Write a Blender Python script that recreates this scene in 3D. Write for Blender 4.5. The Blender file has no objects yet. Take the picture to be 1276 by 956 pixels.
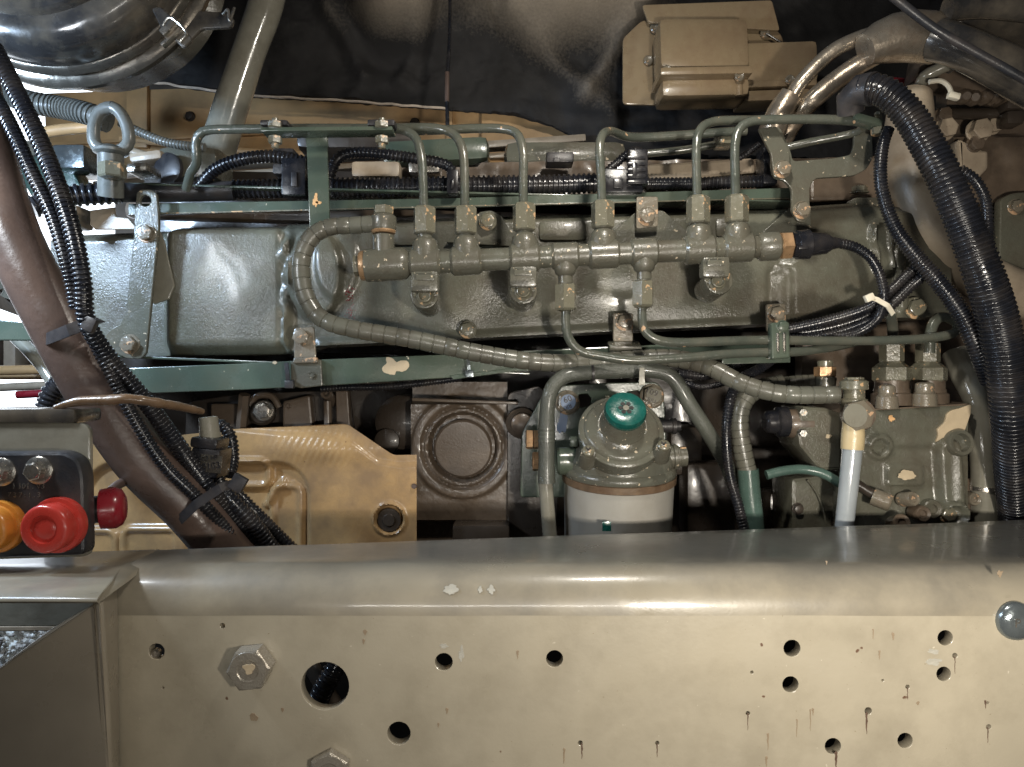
import bpy, bmesh, math, random
from mathutils import Vector, Matrix, noise
random.seed(7)
sc = bpy.context.scene
COL = sc.collection
# ------------------------------------------------------------------ camera, world, lamps
KX = 36.0/26.0/1276.0
cam_d = bpy.data.cameras.new('camera'); cam_d.lens = 26; cam_d.sensor_width = 36
cam_d.clip_start = 0.02; cam_d.clip_end = 50
cam = bpy.data.objects.new('camera', cam_d); COL.objects.link(cam)
cam.location = (0, 0, 0); cam.rotation_euler = (math.radians(90), 0, 0)
sc.camera = cam
w = bpy.data.worlds.new('World'); sc.world = w; w.use_nodes = True
wn = w.node_tree; wbg = wn.nodes['Background']
wtc = wn.nodes.new('ShaderNodeTexCoord'); wsep = wn.nodes.new('ShaderNodeSeparateXYZ')
wrp = wn.nodes.new('ShaderNodeValToRGB'); wmap = wn.nodes.new('ShaderNodeMapRange')
wmap.inputs[1].default_value = -1; wmap.inputs[2].default_value = 1
wn.links.new(wtc.outputs['Generated'], wsep.inputs[0]); wn.links.new(wsep.outputs['Z'], wmap.inputs[0])
wn.links.new(wmap.outputs[0], wrp.inputs[0]); wn.links.new(wrp.outputs[0], wbg.inputs[0])
wrp.color_ramp.elements[0].color = (0.30, 0.25, 0.20, 1); wrp.color_ramp.elements[1].color = (0.62, 0.66, 0.75, 1)
wbg.inputs[1].default_value = 0.04
def lamp(name, loc, aim, watts, size, col, sy=None, spread=180):
    d = bpy.data.lights.new(name, 'AREA'); d.energy = watts; d.size = size; d.color = col; d.spread = math.radians(spread)
    if sy: d.shape = 'RECTANGLE'; d.size_y = sy
    o = bpy.data.objects.new(name, d); COL.objects.link(o); o.location = loc
    o.rotation_euler = (Vector(aim)-Vector(loc)).to_track_quat('-Z', 'Y').to_euler()
    return o
lamp('warm_work_lamp', (0.18, 0.0, -0.08), (0.25, 0.5, -0.05), 1.35, 0.03, (1.0, 0.92, 0.80), spread=125)
lamp('strip_lamp', (0.03, -0.03, -0.09), (0.10, 0.6, 0.02), 0.30, 0.42, (1.0, 0.96, 0.90), sy=0.008, spread=110)
lamp('added_side_fill', (-0.37, 0.35, 0.14), (0.02, 0.66, 0.03), 0.62, 0.06, (0.90, 0.95, 1.0))  # added fill out of view, lights the engine and spares the web
lamp('cool_inspection_lamp', (-0.50, 0.44, 0.20), (-0.22, 0.70, 0.0), 2.2, 0.04, (0.58, 0.76, 1.0))
lamp('added_overhead_fill', (0.10, 0.36, 0.33), (0.03, 0.70, 0.02), 1.2, 0.03, (1.0, 0.94, 0.84))  # added overhead fill for the engine, no such lamp in the bay
vs = sc.view_settings; vs.view_transform = 'Standard'; vs.look = 'None'; vs.exposure = 0; vs.gamma = 1
sc.cycles.max_bounces = 6
# ------------------------------------------------------------------ materials
MATS = {}
def mat(name, base, rough=0.4, metal=0.0, spots=None, dirt=None, bump=0.15, bs=900, mott=0.25, ms=35, coat=0.0, rv=0.12, wear=None, emis=None):
    """spots: list of (colour, scale, threshold) hard edged chips; dirt: (colour, scale, amount)"""
    m = bpy.data.materials.new(name); m.use_nodes = True; nt = m.node_tree; N = nt.nodes; L = nt.links
    b = N['Principled BSDF']; tc = N.new('ShaderNodeTexCoord'); co = tc.outputs['Object']
    def nz(scale, detail=4, rgh=0.55):
        n = N.new('ShaderNodeTexNoise'); n.inputs['Scale'].default_value = scale; n.inputs['Detail'].default_value = detail
        n.inputs['Roughness'].default_value = rgh; L.new(co, n.inputs['Vector']); return n.outputs['Fac']
    def mr(src, a, bb, c, d):
        n = N.new('ShaderNodeMapRange'); n.inputs[1].default_value = a; n.inputs[2].default_value = bb
        n.inputs[3].default_value = c; n.inputs[4].default_value = d; L.new(src, n.inputs[0]); return n.outputs[0]
    def mix(f, a, c):
        n = N.new('ShaderNodeMix'); n.data_type = 'RGBA'
        if isinstance(f, float): n.inputs[0].default_value = f
        else: L.new(f, n.inputs[0])
        for k, v in ((6, a), (7, c)):
            if isinstance(v, tuple): n.inputs[k].default_value = (*v[:3], 1)
            else: L.new(v, n.inputs[k])
        return n.outputs[2]
    lo = tuple(c*(1-mott) for c in base); hi = tuple(min(1, c*(1+mott)) for c in base)
    col = mix(mr(nz(ms), 0.32, 0.68, 0, 1), lo, hi)
    if dirt:
        dc, dscale, amt = dirt
        col = mix(mr(nz(dscale, 8, 0.65), 0.52-0.25*amt, 0.75-0.2*amt, 0, min(1, amt*1.4)), col, dc)
    metal_out = None
    for (scol, ss, th) in (spots or []):
        col = mix(mr(nz(ss, 3, 0.5), th, th+0.012, 0, 1), col, scol)
    L.new(col, b.inputs['Base Color'])
    L.new(mr(nz(ms*3, 5), 0.3, 0.7, max(0.03, rough-rv), min(1, rough+rv)), b.inputs['Roughness'])
    b.inputs['Metallic'].default_value = metal
    b.inputs['Coat Weight'].default_value = coat; b.inputs['Coat Roughness'].default_value = 0.12
    if bump:
        bn = N.new('ShaderNodeBump'); bn.inputs['Strength'].default_value = bump; bn.inputs['Distance'].default_value = 0.0005
        a = nz(bs, 3); c2 = nz(bs*0.4, 4)
        ad = N.new('ShaderNodeMath'); ad.operation = 'ADD'; L.new(a, ad.inputs[0]); L.new(c2, ad.inputs[1])
        L.new(ad.outputs[0], bn.inputs['Height']); L.new(bn.outputs[0], b.inputs['Normal'])
    MATS[name] = m; return m
BARE = (0.62, 0.40, 0.22); CREAM = (0.66, 0.55, 0.40)
M = dict(
 faint = mat('faint_rust_stain', (0.27, 0.205, 0.135), 0.5, bump=0.1, mott=0.15),
 worn_hex = mat('worn_grey_hex', (0.36, 0.33, 0.275), 0.28, metal=0.35, bump=0.4, mott=0.2, ms=60, dirt=((0.14, 0.11, 0.08), 60, 0.4), coat=0.3),
 darkmetal = mat('oily_dark_metal', (0.16, 0.145, 0.12), 0.25, metal=0.7, bump=0.15, mott=0.3, ms=20, dirt=((0.05, 0.04, 0.035), 20, 0.5)),
 greycorr = mat('grey_corrugated_plastic', (0.135, 0.138, 0.125), 0.33, bump=0.1, mott=0.2),
 grime = mat('grimy_frame_paint', (0.315, 0.278, 0.208), 0.36, bump=0.12, bs=420, mott=0.12, ms=9, dirt=((0.10, 0.095, 0.085), 16, 0.35), coat=0.5),
 rail = mat('beige_frame_paint', (0.405, 0.362, 0.275), 0.35, bump=0.14, bs=420, mott=0.10, ms=9, dirt=((0.20, 0.17, 0.12), 22, 0.25), spots=[((0.14, 0.08, 0.05), 75, 0.765), ((0.26, 0.21, 0.14), 520, 0.73), ((0.55, 0.50, 0.40), 300, 0.745)], coat=0.4),
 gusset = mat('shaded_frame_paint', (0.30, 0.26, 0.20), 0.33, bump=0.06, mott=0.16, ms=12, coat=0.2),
 paint = mat('engine_green_grey_paint', (0.125, 0.126, 0.100), 0.22, bump=0.5, bs=700, mott=0.18, ms=16, spots=[(CREAM, 260, 0.685)], dirt=((0.075, 0.06, 0.042), 26, 0.45), coat=0.25, rv=0.2),
 rough_paint = mat('cast_green_grey_paint', (0.128, 0.128, 0.098), 0.27, bump=0.55, bs=800, mott=0.22, ms=13, spots=[((0.5, 0.4, 0.28), 150, 0.765)], dirt=((0.075, 0.06, 0.042), 22, 0.5), coat=0.25, rv=0.1),
 green = mat('green_bracket_paint', (0.072, 0.097, 0.074), 0.24, bump=0.2, bs=500, mott=0.2, ms=14, spots=[((0.72, 0.66, 0.50), 170, 0.74)], dirt=((0.10, 0.10, 0.07), 20, 0.35), coat=0.4),
 pipe = mat('green_pipe_paint', (0.082, 0.091, 0.074), 0.20, bump=0.5, bs=700, mott=0.25, ms=30, spots=[((0.50, 0.33, 0.20), 130, 0.70)], dirt=((0.13, 0.10, 0.07), 30, 0.3), coat=0.5),
 nut = mat('chipped_union_nut', (0.165, 0.158, 0.115), 0.26, bump=0.35, bs=650, mott=0.25, ms=60, spots=[((0.55, 0.36, 0.20), 150, 0.63), ((0.72, 0.66, 0.55), 420, 0.70)], dirt=((0.10, 0.085, 0.06), 60, 0.4), coat=0.4),
 bolt = mat('painted_bolt', (0.20, 0.178, 0.135), 0.25, bump=0.5, bs=700, mott=0.25, ms=70, spots=[((0.55, 0.36, 0.22), 160, 0.62)], dirt=((0.10, 0.07, 0.05), 70, 0.4), coat=0.4),
 brass = mat('worn_copper_washer', (0.42, 0.26, 0.14), 0.35, metal=0.4, bump=0.3, mott=0.3, ms=80),
 brown = mat('brown_primer_casting', (0.15, 0.112, 0.08), 0.36, bump=0.3, bs=600, mott=0.25, ms=15, dirt=((0.06, 0.045, 0.033), 18, 0.5), coat=0.2),
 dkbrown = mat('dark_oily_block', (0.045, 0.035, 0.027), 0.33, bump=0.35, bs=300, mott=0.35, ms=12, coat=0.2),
 hose_brown = mat('brown_rubber_hose', (0.11, 0.075, 0.06), 0.33, bump=0.45, bs=260, mott=0.35, ms=18, dirt=((0.05, 0.035, 0.03), 14, 0.4)),
 shield = mat('tan_heat_shield', (0.42, 0.265, 0.12), 0.30, bump=0.2, bs=300, mott=0.18, ms=10, dirt=((0.22, 0.14, 0.075), 30, 0.55), spots=[((0.09, 0.05, 0.03), 110, 0.77)], coat=0.25),
 tan = mat('tan_painted_chassis', (0.60, 0.38, 0.18), 0.45, bump=0.3, mott=0.2, ms=8, dirt=((0.28, 0.17, 0.09), 14, 0.4)),
 boxtan = mat('tan_painted_housing', (0.27, 0.205, 0.125), 0.3, bump=0.15, mott=0.15, ms=12, dirt=((0.16, 0.10, 0.06), 22, 0.4), coat=0.3),
 foam = mat('black_felt_insulation', (0.020, 0.019, 0.019), 0.85, bump=0.6, bs=420, mott=0.4, ms=9),
 fibre = mat('torn_felt_fibre', (0.62, 0.52, 0.42), 0.9, bump=0.6),
 black = mat('black_plastic_loom', (0.012, 0.013, 0.017), 0.24, bump=0.1, mott=0.3, dirt=((0.07, 0.057, 0.045), 45, 0.27), rv=0.12),
 blackrub = mat('black_rubber', (0.022, 0.023, 0.027), 0.38, bump=0.25, mott=0.3, dirt=((0.09, 0.07, 0.055), 40, 0.3)),
 blackgloss = mat('oily_black_canister', (0.028, 0.027, 0.027), 0.20, metal=0.0, bump=0.15, bs=250, mott=0.3, dirt=((0.17, 0.14, 0.10), 20, 0.4), coat=0.8),
 greyhose = mat('grey_spiral_hose', (0.125, 0.125, 0.10), 0.34, bump=0.3, bs=500, mott=0.25, ms=25, dirt=((0.075, 0.06, 0.045), 30, 0.4), coat=0.2),
 mesh_hose = mat('braided_rubber_hose', (0.085, 0.09, 0.075), 0.33, bump=1.0, bs=1100, mott=0.25, ms=30, coat=0.25),
 teal = mat('teal_paint', (0.010, 0.095, 0.078), 0.24, bump=0.2, mott=0.25, ms=60, coat=0.5, spots=[((0.02, 0.03, 0.03), 160, 0.74)]),
 tealpipe = mat('teal_green_pipe', (0.075, 0.125, 0.105), 0.25, bump=0.25, mott=0.2, coat=0.4),
 can = mat('pale_filter_can', (0.47, 0.455, 0.41), 0.36, metal=0.15, bump=0.10, mott=0.10, ms=14, dirt=((0.30, 0.27, 0.22), 14, 0.35), coat=0.2),
 rust = mat('rusty_band', (0.17, 0.115, 0.07), 0.45, bump=0.5, mott=0.3, ms=70, dirt=((0.11, 0.065, 0.04), 60, 0.5)),
 steel = mat('oily_steel', (0.42, 0.40, 0.36), 0.28, metal=0.85, bump=0.3, mott=0.25, ms=60, dirt=((0.20, 0.14, 0.09), 60, 0.4)),
 zinc = mat('blue_zinc_steel', (0.22, 0.25, 0.26), 0.22, metal=0.7, bump=0.2, mott=0.2, ms=60),
 blueprint = mat('blue_white_bolt_face', (0.22, 0.29, 0.42), 0.4, bump=0.1, mott=0.1),
 whitetube = mat('milky_plastic_tube', (0.33, 0.36, 0.375), 0.2, bump=0.1, mott=0.08, coat=0.5),
 creamtape = mat('yellowed_sleeve', (0.50, 0.40, 0.23), 0.35, bump=0.3, mott=0.15),
 nylon = mat('white_nylon_tie', (0.78, 0.72, 0.58), 0.35, bump=0.05, mott=0.1),
 silver = mat('silver_foil_wrap', (0.50, 0.45, 0.37), 0.30, metal=0.75, bump=0.5, bs=240, mott=0.25, ms=22, dirt=((0.16, 0.10, 0.06), 18, 0.5)),
 pipegrey = mat('grey_painted_tube', (0.25, 0.24, 0.195), 0.20, bump=0.35, bs=200, mott=0.2, ms=16, dirt=((0.10, 0.085, 0.06), 20, 0.4), coat=0.6),
 red = mat('red_cap_plastic', (0.46, 0.04, 0.028), 0.30, bump=0.05, mott=0.1, coat=0.3),
 dkred = mat('dark_red_plastic', (0.22, 0.012, 0.02), 0.3, bump=0.05, mott=0.15, coat=0.3),
 orange = mat('orange_cap_plastic', (0.52, 0.20, 0.03), 0.3, bump=0.05, mott=0.12, coat=0.3),
 creamcast = mat('cream_oily_casting', (0.46, 0.38, 0.28), 0.33, bump=0.25, mott=0.14, ms=14, dirt=((0.20, 0.15, 0.11), 20, 0.45), spots=[((0.08, 0.06, 0.05), 130, 0.74)]),
 barepatch = mat('bare_cream_patch', (0.52, 0.42, 0.28), 0.5, bump=0.3, mott=0.1, ms=90),
 orangepatch = mat('bare_tan_patch', (0.68, 0.40, 0.18), 0.5, bump=0.3, mott=0.15, ms=90),
 scuff = mat('pale_scuff', (0.40, 0.385, 0.33), 0.5, bump=0.4, mott=0.12, ms=120),
 ruststain = mat('rust_stain', (0.105, 0.062, 0.04), 0.6, bump=0.3, mott=0.3, ms=120),
 cavity = mat('dark_cavity', (0.012, 0.011, 0.010), 0.6, bump=0.2),
 twine = mat('oily_brown_twine', (0.15, 0.095, 0.055), 0.30, bump=0.8, bs=300, mott=0.3, ms=40, coat=0.3),
 gravel = mat('gravel', (0.75, 0.64, 0.58), 0.5, bump=1.0, bs=160, mott=0.6, ms=120),
 pale = mat('pale_workshop_wall', (0.72, 0.66, 0.58), 0.6, bump=0.2, mott=0.2, ms=6),
 dark = mat('dark_underbody', (0.03, 0.027, 0.024), 0.6, bump=0.3, mott=0.4, ms=8),
)
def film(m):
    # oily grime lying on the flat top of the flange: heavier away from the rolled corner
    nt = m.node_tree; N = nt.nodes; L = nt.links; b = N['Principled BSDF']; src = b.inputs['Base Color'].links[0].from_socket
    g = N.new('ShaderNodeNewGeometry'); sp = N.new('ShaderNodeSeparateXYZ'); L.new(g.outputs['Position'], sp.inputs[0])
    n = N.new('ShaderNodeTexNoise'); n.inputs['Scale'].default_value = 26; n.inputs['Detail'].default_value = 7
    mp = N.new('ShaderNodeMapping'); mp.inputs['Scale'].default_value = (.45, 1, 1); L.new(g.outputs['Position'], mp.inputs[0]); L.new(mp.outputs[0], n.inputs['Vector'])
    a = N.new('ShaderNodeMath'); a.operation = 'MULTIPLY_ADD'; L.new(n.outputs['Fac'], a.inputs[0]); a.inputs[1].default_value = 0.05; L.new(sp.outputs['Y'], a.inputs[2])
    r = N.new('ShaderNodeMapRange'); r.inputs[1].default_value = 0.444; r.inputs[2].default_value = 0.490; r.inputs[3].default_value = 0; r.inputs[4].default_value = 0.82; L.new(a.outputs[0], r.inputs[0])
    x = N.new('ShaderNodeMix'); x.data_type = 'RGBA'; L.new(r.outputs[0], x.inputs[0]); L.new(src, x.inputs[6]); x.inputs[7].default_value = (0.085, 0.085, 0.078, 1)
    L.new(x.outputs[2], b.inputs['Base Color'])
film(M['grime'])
dm = bpy.data.materials.new('daylight'); dm.use_nodes = True; db = dm.node_tree.nodes['Principled BSDF']
db.inputs['Base Color'].default_value = (0.8, 0.8, 0.8, 1); db.inputs['Emission Color'].default_value = (0.85, 0.92, 1.0, 1); db.inputs['Emission Strength'].default_value = 3.2; M['daylight'] = dm
def lit_folds(m):
    # light on the bulging felt folds, painted in as a paler colour
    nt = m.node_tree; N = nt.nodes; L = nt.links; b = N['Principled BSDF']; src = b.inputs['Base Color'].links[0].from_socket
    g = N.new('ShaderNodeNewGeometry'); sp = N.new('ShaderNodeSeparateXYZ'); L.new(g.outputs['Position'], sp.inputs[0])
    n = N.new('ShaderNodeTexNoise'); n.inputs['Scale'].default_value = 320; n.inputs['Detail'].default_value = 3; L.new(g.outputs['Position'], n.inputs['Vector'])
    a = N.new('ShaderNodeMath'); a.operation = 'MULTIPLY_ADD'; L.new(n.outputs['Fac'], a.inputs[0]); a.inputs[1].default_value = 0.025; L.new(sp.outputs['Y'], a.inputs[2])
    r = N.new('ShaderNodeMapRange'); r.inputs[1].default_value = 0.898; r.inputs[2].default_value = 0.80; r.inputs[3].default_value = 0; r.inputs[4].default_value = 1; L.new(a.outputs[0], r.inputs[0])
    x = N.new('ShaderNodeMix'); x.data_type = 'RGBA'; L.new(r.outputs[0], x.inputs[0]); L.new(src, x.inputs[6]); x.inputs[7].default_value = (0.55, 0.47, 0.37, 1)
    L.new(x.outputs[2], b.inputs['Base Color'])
lit_folds(M['foam'])
# ------------------------------------------------------------------ geometry helpers
def P(x, y, D): return Vector(((x-638)*KX*D, D, (478-y)*KX*D))
def R(r, D): return r*KX*D
class MB:
    def __init__(s): s.v = []; s.f = []
    def add(s, vs, fs):
        n = len(s.v); s.v += [Vector(v) for v in vs]; s.f += [tuple(i+n for i in f) for f in fs]; return s
    def sweep(s, pts, rad, seg=12, step=None, mode=None, pitch=None, amp=0.14, caps=True, closed=False):
        """pts: list of (px,py,D); rad px or list of px; mode: None, 'corr', 'wrap', 'lump'"""
        W = [P(*p) for p in pts]; n = len(W)
        rr = [R(rad if not isinstance(rad, (list, tuple)) else rad[i], pts[i][2]) for i in range(n)]
        def cr(a, b, c, d, t):
            return 0.5*((2*b)+(c-a)*t+(2*a-5*b+4*c-d)*t*t+(3*b-a-3*c+d)*t**3)
        dense = []; 
        cnt = n if closed else n-1
        for i in range(cnt):
            if closed: a, b, c, d = W[(i-1) % n], W[i], W[(i+1) % n], W[(i+2) % n]; r0, r1 = rr[i], rr[(i+1) % n]
            else: a, b, c, d = W[max(i-1, 0)], W[i], W[i+1], W[min(i+2, n-1)]; r0, r1 = rr[i], rr[i+1]
            for k in range(14):
                t = k/14; dense.append((cr(a, b, c, d, t), r0+(r1-r0)*t))
        if not closed: dense.append((W[-1], rr[-1]))
        else: dense.append(dense[0])
        cum = [0]
        for i in range(1, len(dense)): cum.append(cum[-1]+(dense[i][0]-dense[i-1][0]).length)
        Lt = cum[-1]
        def at(sv):
            sv = min(max(sv, 0), Lt); lo = 0; hi = len(cum)-1
            while hi-lo > 1:
                m = (lo+hi)//2
                if cum[m] <= sv: lo = m
                else: hi = m
            t = (sv-cum[lo])/max(1e-9, cum[hi]-cum[lo])
            return dense[lo][0].lerp(dense[hi][0], t), dense[lo][1]*(1-t)+dense[hi][1]*t
        st = []
        rm = sum(rr)/n
        if mode in ('corr', 'wrap'):
            pw = R(pitch, sum(p[2] for p in pts)/n); k = max(2, int(Lt/pw)); pw = Lt/k
            pat = [(0.0, 1), (0.18, 1.02), (0.42, 1), (0.52, 1-amp), (0.90, 1-amp)] if mode == 'corr' else [(0.0, 1.0), (0.45, 1.012), (0.86, 1.0), (0.90, 1-amp), (0.96, 1-amp)]
            for i in range(k):
                j = random.uniform(-.02, .02)
                for (t, q) in pat: st.append(((i+t)*pw, q+(j if mode == 'wrap' else 0)))
            st.append((Lt, 1.0))
        else:
            stp = step or max(rm*0.7, Lt/60); k = max(2, int(Lt/stp))
            for i in range(k+1):
                q = 1.0
                if mode == 'lump': q = 1+0.16*noise.noise(Vector((i*0.35, pts[0][0], 3.1)))
                st.append((Lt*i/k, q))
        ring = []; up = None; prev = None
        for (sv, q) in st:
            p, r = at(sv); a, _ = at(sv-rm*0.3-1e-5); b, _ = at(sv+rm*0.3+1e-5); t = (b-a).normalized()
            if up is None:
                up = t.cross(Vector((0, 1, 0.01)))
                if up.length < 1e-3: up = t.cross(Vector((0, 0, 1)))
                up.normalize()
            else:
                up = (up - t*up.dot(t)).normalized()
            bn = t.cross(up)
            ring.append([p+(up*math.cos(2*math.pi*k/seg)+bn*math.sin(2*math.pi*k/seg))*r*q for k in range(seg)])
        vs = [v for rg in ring for v in rg]; fs = []
        m = len(ring)
        for i in range(m-1):
            for k in range(seg):
                k2 = (k+1) % seg; fs.append((i*seg+k, i*seg+k2, (i+1)*seg+k2, (i+1)*seg+k))
        if caps and not closed:
            fs.append(tuple(range(seg))[::-1]); fs.append(tuple((m-1)*seg+k for k in range(seg)))
        return s.add(vs, fs)
    def lathe(s, c, axis, prof, seg=28, D=None, rot=0, arc=1.0):
        """c world point, prof list of (t metres along axis, r metres)"""
        ax = Vector(axis).normalized(); u = ax.cross(Vector((0, 0, 1)))
        if u.length < 0.1: u = ax.cross(Vector((1, 0, 0)))
        u.normalize(); v = ax.cross(u); vs = []; fs = []
        for (t, r) in prof:
            for k in range(seg):
                a = 2*math.pi*k/seg+rot; vs.append(c+ax*t+(u*math.cos(a)+v*math.sin(a))*max(r, 1e-5))
        for i in range(len(prof)-1):
            for k in range(seg):
                k2 = (k+1) % seg; fs.append((i*seg+k, i*seg+k2, (i+1)*seg+k2, (i+1)*seg+k))
        fs.append(tuple(range(seg))[::-1]); fs.append(tuple((len(prof)-1)*seg+k for k in range(seg)))
        return s.add(vs, fs)
    def hexp(s, c, axis, r, h, rot=0, ch=0.12):
        return s.lathe(c, axis, [(0, r*(1-ch)), (h*0.08+r*ch*0.3, r), (h-r*ch*0.5, r), (h, r*(1-ch))], 6, rot=rot)
    def box(s, c, w, h, d, rot=0, bev=0.001, rx=0, rz=0):
        """c=(px,py,D) of the centre; w,h in px at that D; d metres; rot degrees in the picture plane"""
        D = c[2]; W, H = R(w, D), R(h, D)
        bm = bmesh.new(); bmesh.ops.create_cube(bm, size=1)
        bmesh.ops.scale(bm, vec=(W, d, H), verts=bm.verts)
        b = min(bev, W*0.45, H*0.45, d*0.45)
        if b > 1e-5: bmesh.ops.bevel(bm, geom=bm.edges[:], offset=b, segments=2, profile=0.6, affect='EDGES')
        mt = Matrix.Translation(P(*c)) @ Matrix.Rotation(math.radians(-rot), 4, 'Y') @ Matrix.Rotation(math.radians(rx), 4, 'X') @ Matrix.Rotation(math.radians(rz), 4, 'Z')
        bmesh.ops.transform(bm, matrix=mt, verts=bm.verts)
        vs = [v.co.copy() for v in bm.verts]; fs = [tuple(v.index for v in f.verts) for f in bm.faces]
        bm.free(); return s.add(vs, fs)
    def plate(s, out, D, thk, holes=(), bev=0.0008, rnd=0, tilt=None):
        """out: list of (px,py) outline; front face at depth D, thk metres back. holes: list of (px,py,r) or outlines. rnd: corner rounding px"""
        if rnd: out = rounded(out, rnd)
        cu = bpy.data.curves.new('tmp', 'CURVE'); cu.dimensions = '2D'; cu.fill_mode = 'BOTH'
        cu.extrude = thk/2-bev; cu.bevel_depth = bev; cu.bevel_resolution = 1; cu.offset = -bev
        loops = [out]
        for h in holes:
            if len(h) == 3 and not isinstance(h[0], (tuple, list)):
                ns = 32 if h[2] > 6 else 12
                loops.append([(h[0]+h[2]*math.cos(2*math.pi*k/ns), h[1]+h[2]*math.sin(2*math.pi*k/ns)) for k in range(ns)])
            else: loops.append(h)
        for lp in loops:
            sp = cu.splines.new('POLY'); sp.points.add(len(lp)-1); sp.use_cyclic_u = True
            for i, (x, y) in enumerate(lp): sp.points[i].co = ((x-638)*KX*D, (478-y)*KX*D, 0, 1)
        o = bpy.data.objects.new('tmp', cu); COL.objects.link(o)
        me = bpy.data.meshes.new_from_object(o.evaluated_get(bpy.context.evaluated_depsgraph_get()))
        vs = []
        for v in me.vertices:
            q = Vector((v.co.x, D+thk/2-v.co.z, v.co.y))
            if tilt: q = tilt(q)
            vs.append(q)
        fs = [tuple(p.vertices) for p in me.polygons]
        bpy.data.objects.remove(o); bpy.data.curves.remove(cu); bpy.data.meshes.remove(me)
        return s.add(vs, fs)
    def relief(s, x0, x1, top, bot, D, fn, step=4, back=0.02):
        nx = max(2, int((x1-x0)/step)); H = max(abs(bot(x)-top(x)) for x in (x0, (x0+x1)/2, x1)); ny = max(2, int(H/step))
        vs = []; fs = []
        for j in range(ny+1):
            for i in range(nx+1):
                x = x0+(x1-x0)*i/nx; y = top(x)+(bot(x)-top(x))*j/ny
                p0 = P(x, y, D); vs.append(Vector((p0.x, D-fn(x, y), p0.z)))
        W = nx+1
        for j in range(ny):
            for i in range(nx): fs.append((j*W+i, j*W+i+1, (j+1)*W+i+1, (j+1)*W+i))
        n = len(vs); rim = [i for i in range(W)]+[j*W+nx for j in range(1, ny+1)]+[ny*W+i for i in range(nx-1, -1, -1)]+[j*W for j in range(ny-1, 0, -1)]
        for i in rim: vs.append(Vector((vs[i].x, D+back, vs[i].z)))
        for k in range(len(rim)):
            k2 = (k+1) % len(rim); fs.append((rim[k2], rim[k], n+k, n+k2))
        return s.add(vs, fs)
    def build(s, name, m, parent=None, smooth=38, label=None):
        lo = [min(v[i] for v in s.v) for i in range(3)]; hi = [max(v[i] for v in s.v) for i in range(3)]
        c = Vector([(lo[i]+hi[i])/2 for i in range(3)])
        me = bpy.data.meshes.new(name); me.from_pydata([v-c for v in s.v], [], s.f); me.update()
        bm = bmesh.new(); bm.from_mesh(me); bmesh.ops.recalc_face_normals(bm, faces=bm.faces); bm.to_mesh(me); bm.free()
        me.shade_smooth()
        me.set_sharp_from_angle(angle=math.radians(smooth))
        me.materials.append(M[m] if isinstance(m, str) else m)
        o = bpy.data.objects.new(name, me); COL.objects.link(o); o.location = c
        if parent is not None:
            o.parent = parent; o.location = c-wloc(parent)
        if label: o['label'] = label
        return o
def wloc(o):
    l = Vector(o.location)
    while o.parent: o = o.parent; l += Vector(o.location)
    return l
def rounded(out, r):
    res = []; n = len(out)
    for i in range(n):
        p = Vector(out[i]); a = Vector(out[i-1]); b = Vector(out[(i+1) % n])
        da = a-p; db = b-p; q = min(r, da.length*0.45, db.length*0.45)
        s0 = p+da.normalized()*q; s1 = p+db.normalized()*q
        for k in range(5):
            t = k/4; res.append(tuple((1-t)**2*s0+2*t*(1-t)*p+t*t*s1))
    return res
def T(name, label, cat, loc, group=None):
    o = bpy.data.objects.new(name, None); COL.objects.link(o); o.location = P(*loc); o.empty_display_size = 0.01
    o['label'] = label; o['category'] = cat
    if group: o['group'] = group
    return o
def tag(o, label, cat, group=None, kind=None):
    if kind: o['kind'] = kind
    if label: o['label'] = label
    if cat: o['category'] = cat
    if group: o['group'] = group
    return o
CAMDIR = Vector((0, -1, 0))
def toward(x, y, D, up=0.0, right=0.0): return Vector((right, -1, up)).normalized()
def bolt(parent, x, y, D, r, m='bolt', ax=(0, -1, 0.0), rot=0.2, flange=1.25, h=0.75, mark=True, name='bolt'):
    """hex head with washer; D is the surface it sits on"""
    a = Vector(ax).normalized(); c = P(x, y, D); rr = R(r, D); mb = MB()
    if flange: mb.lathe(c-a*0.0005, a, [(0, rr*flange), (rr*0.13, rr*flange), (rr*0.2, rr*(flange-0.08))], 24)
    mb.hexp(c+a*rr*0.12, a, rr, rr*h, rot)
    t = rr*(h+0.12)
    mb.lathe(c+a*(t-0.0001), a, [(0, rr*0.80), (0.0002, rr*0.79), (0.0003, rr*0.72)], 20)
    if mark:
        u = a.cross(Vector((0, 0, 1))).normalized(); v = a.cross(u)
        for k in range(3):
            q = c+a*(t+0.0003)+u*rr*0.3*(k-1)
            mb.lathe(q, a, [(0, rr*0.1), (rr*0.05, rr*0.08)], 5)
    return mb.build(name, m, parent, smooth=30)
def text(s, x, y, D, size, m, parent, rot=0, ext=0.0003, ax=None):
    cu = bpy.data.curves.new('lettering', 'FONT'); cu.body = s; cu.size = R(size, D); cu.extrude = ext; cu.align_x = 'CENTER'; cu.align_y = 'CENTER'
    cu.resolution_u = 2
    o = bpy.data.objects.new('tmp', cu); COL.objects.link(o)
    me = bpy.data.meshes.new_from_object(o.evaluated_get(bpy.context.evaluated_depsgraph_get()))
    bpy.data.objects.remove(o); bpy.data.curves.remove(cu)
    a = (Vector(ax) if ax else Vector((0, -1, 0))).normalized()
    q = a.to_track_quat('Z', 'Y').to_matrix().to_4x4()
    # keep text upright: local X must go right
    if (q @ Vector((1, 0, 0))).x < 0: q = q @ Matrix.Rotation(math.pi, 4, 'Z')
    mt = q @ Matrix.Rotation(math.radians(rot), 4, 'Z')
    mb = MB(); c = P(x, y, D)
    mb.add([c+(mt @ v.co) for v in me.vertices], [tuple(p.vertices) for p in me.polygons])
    bpy.data.meshes.remove(me)
    return mb.build('lettering', m, parent)
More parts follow.
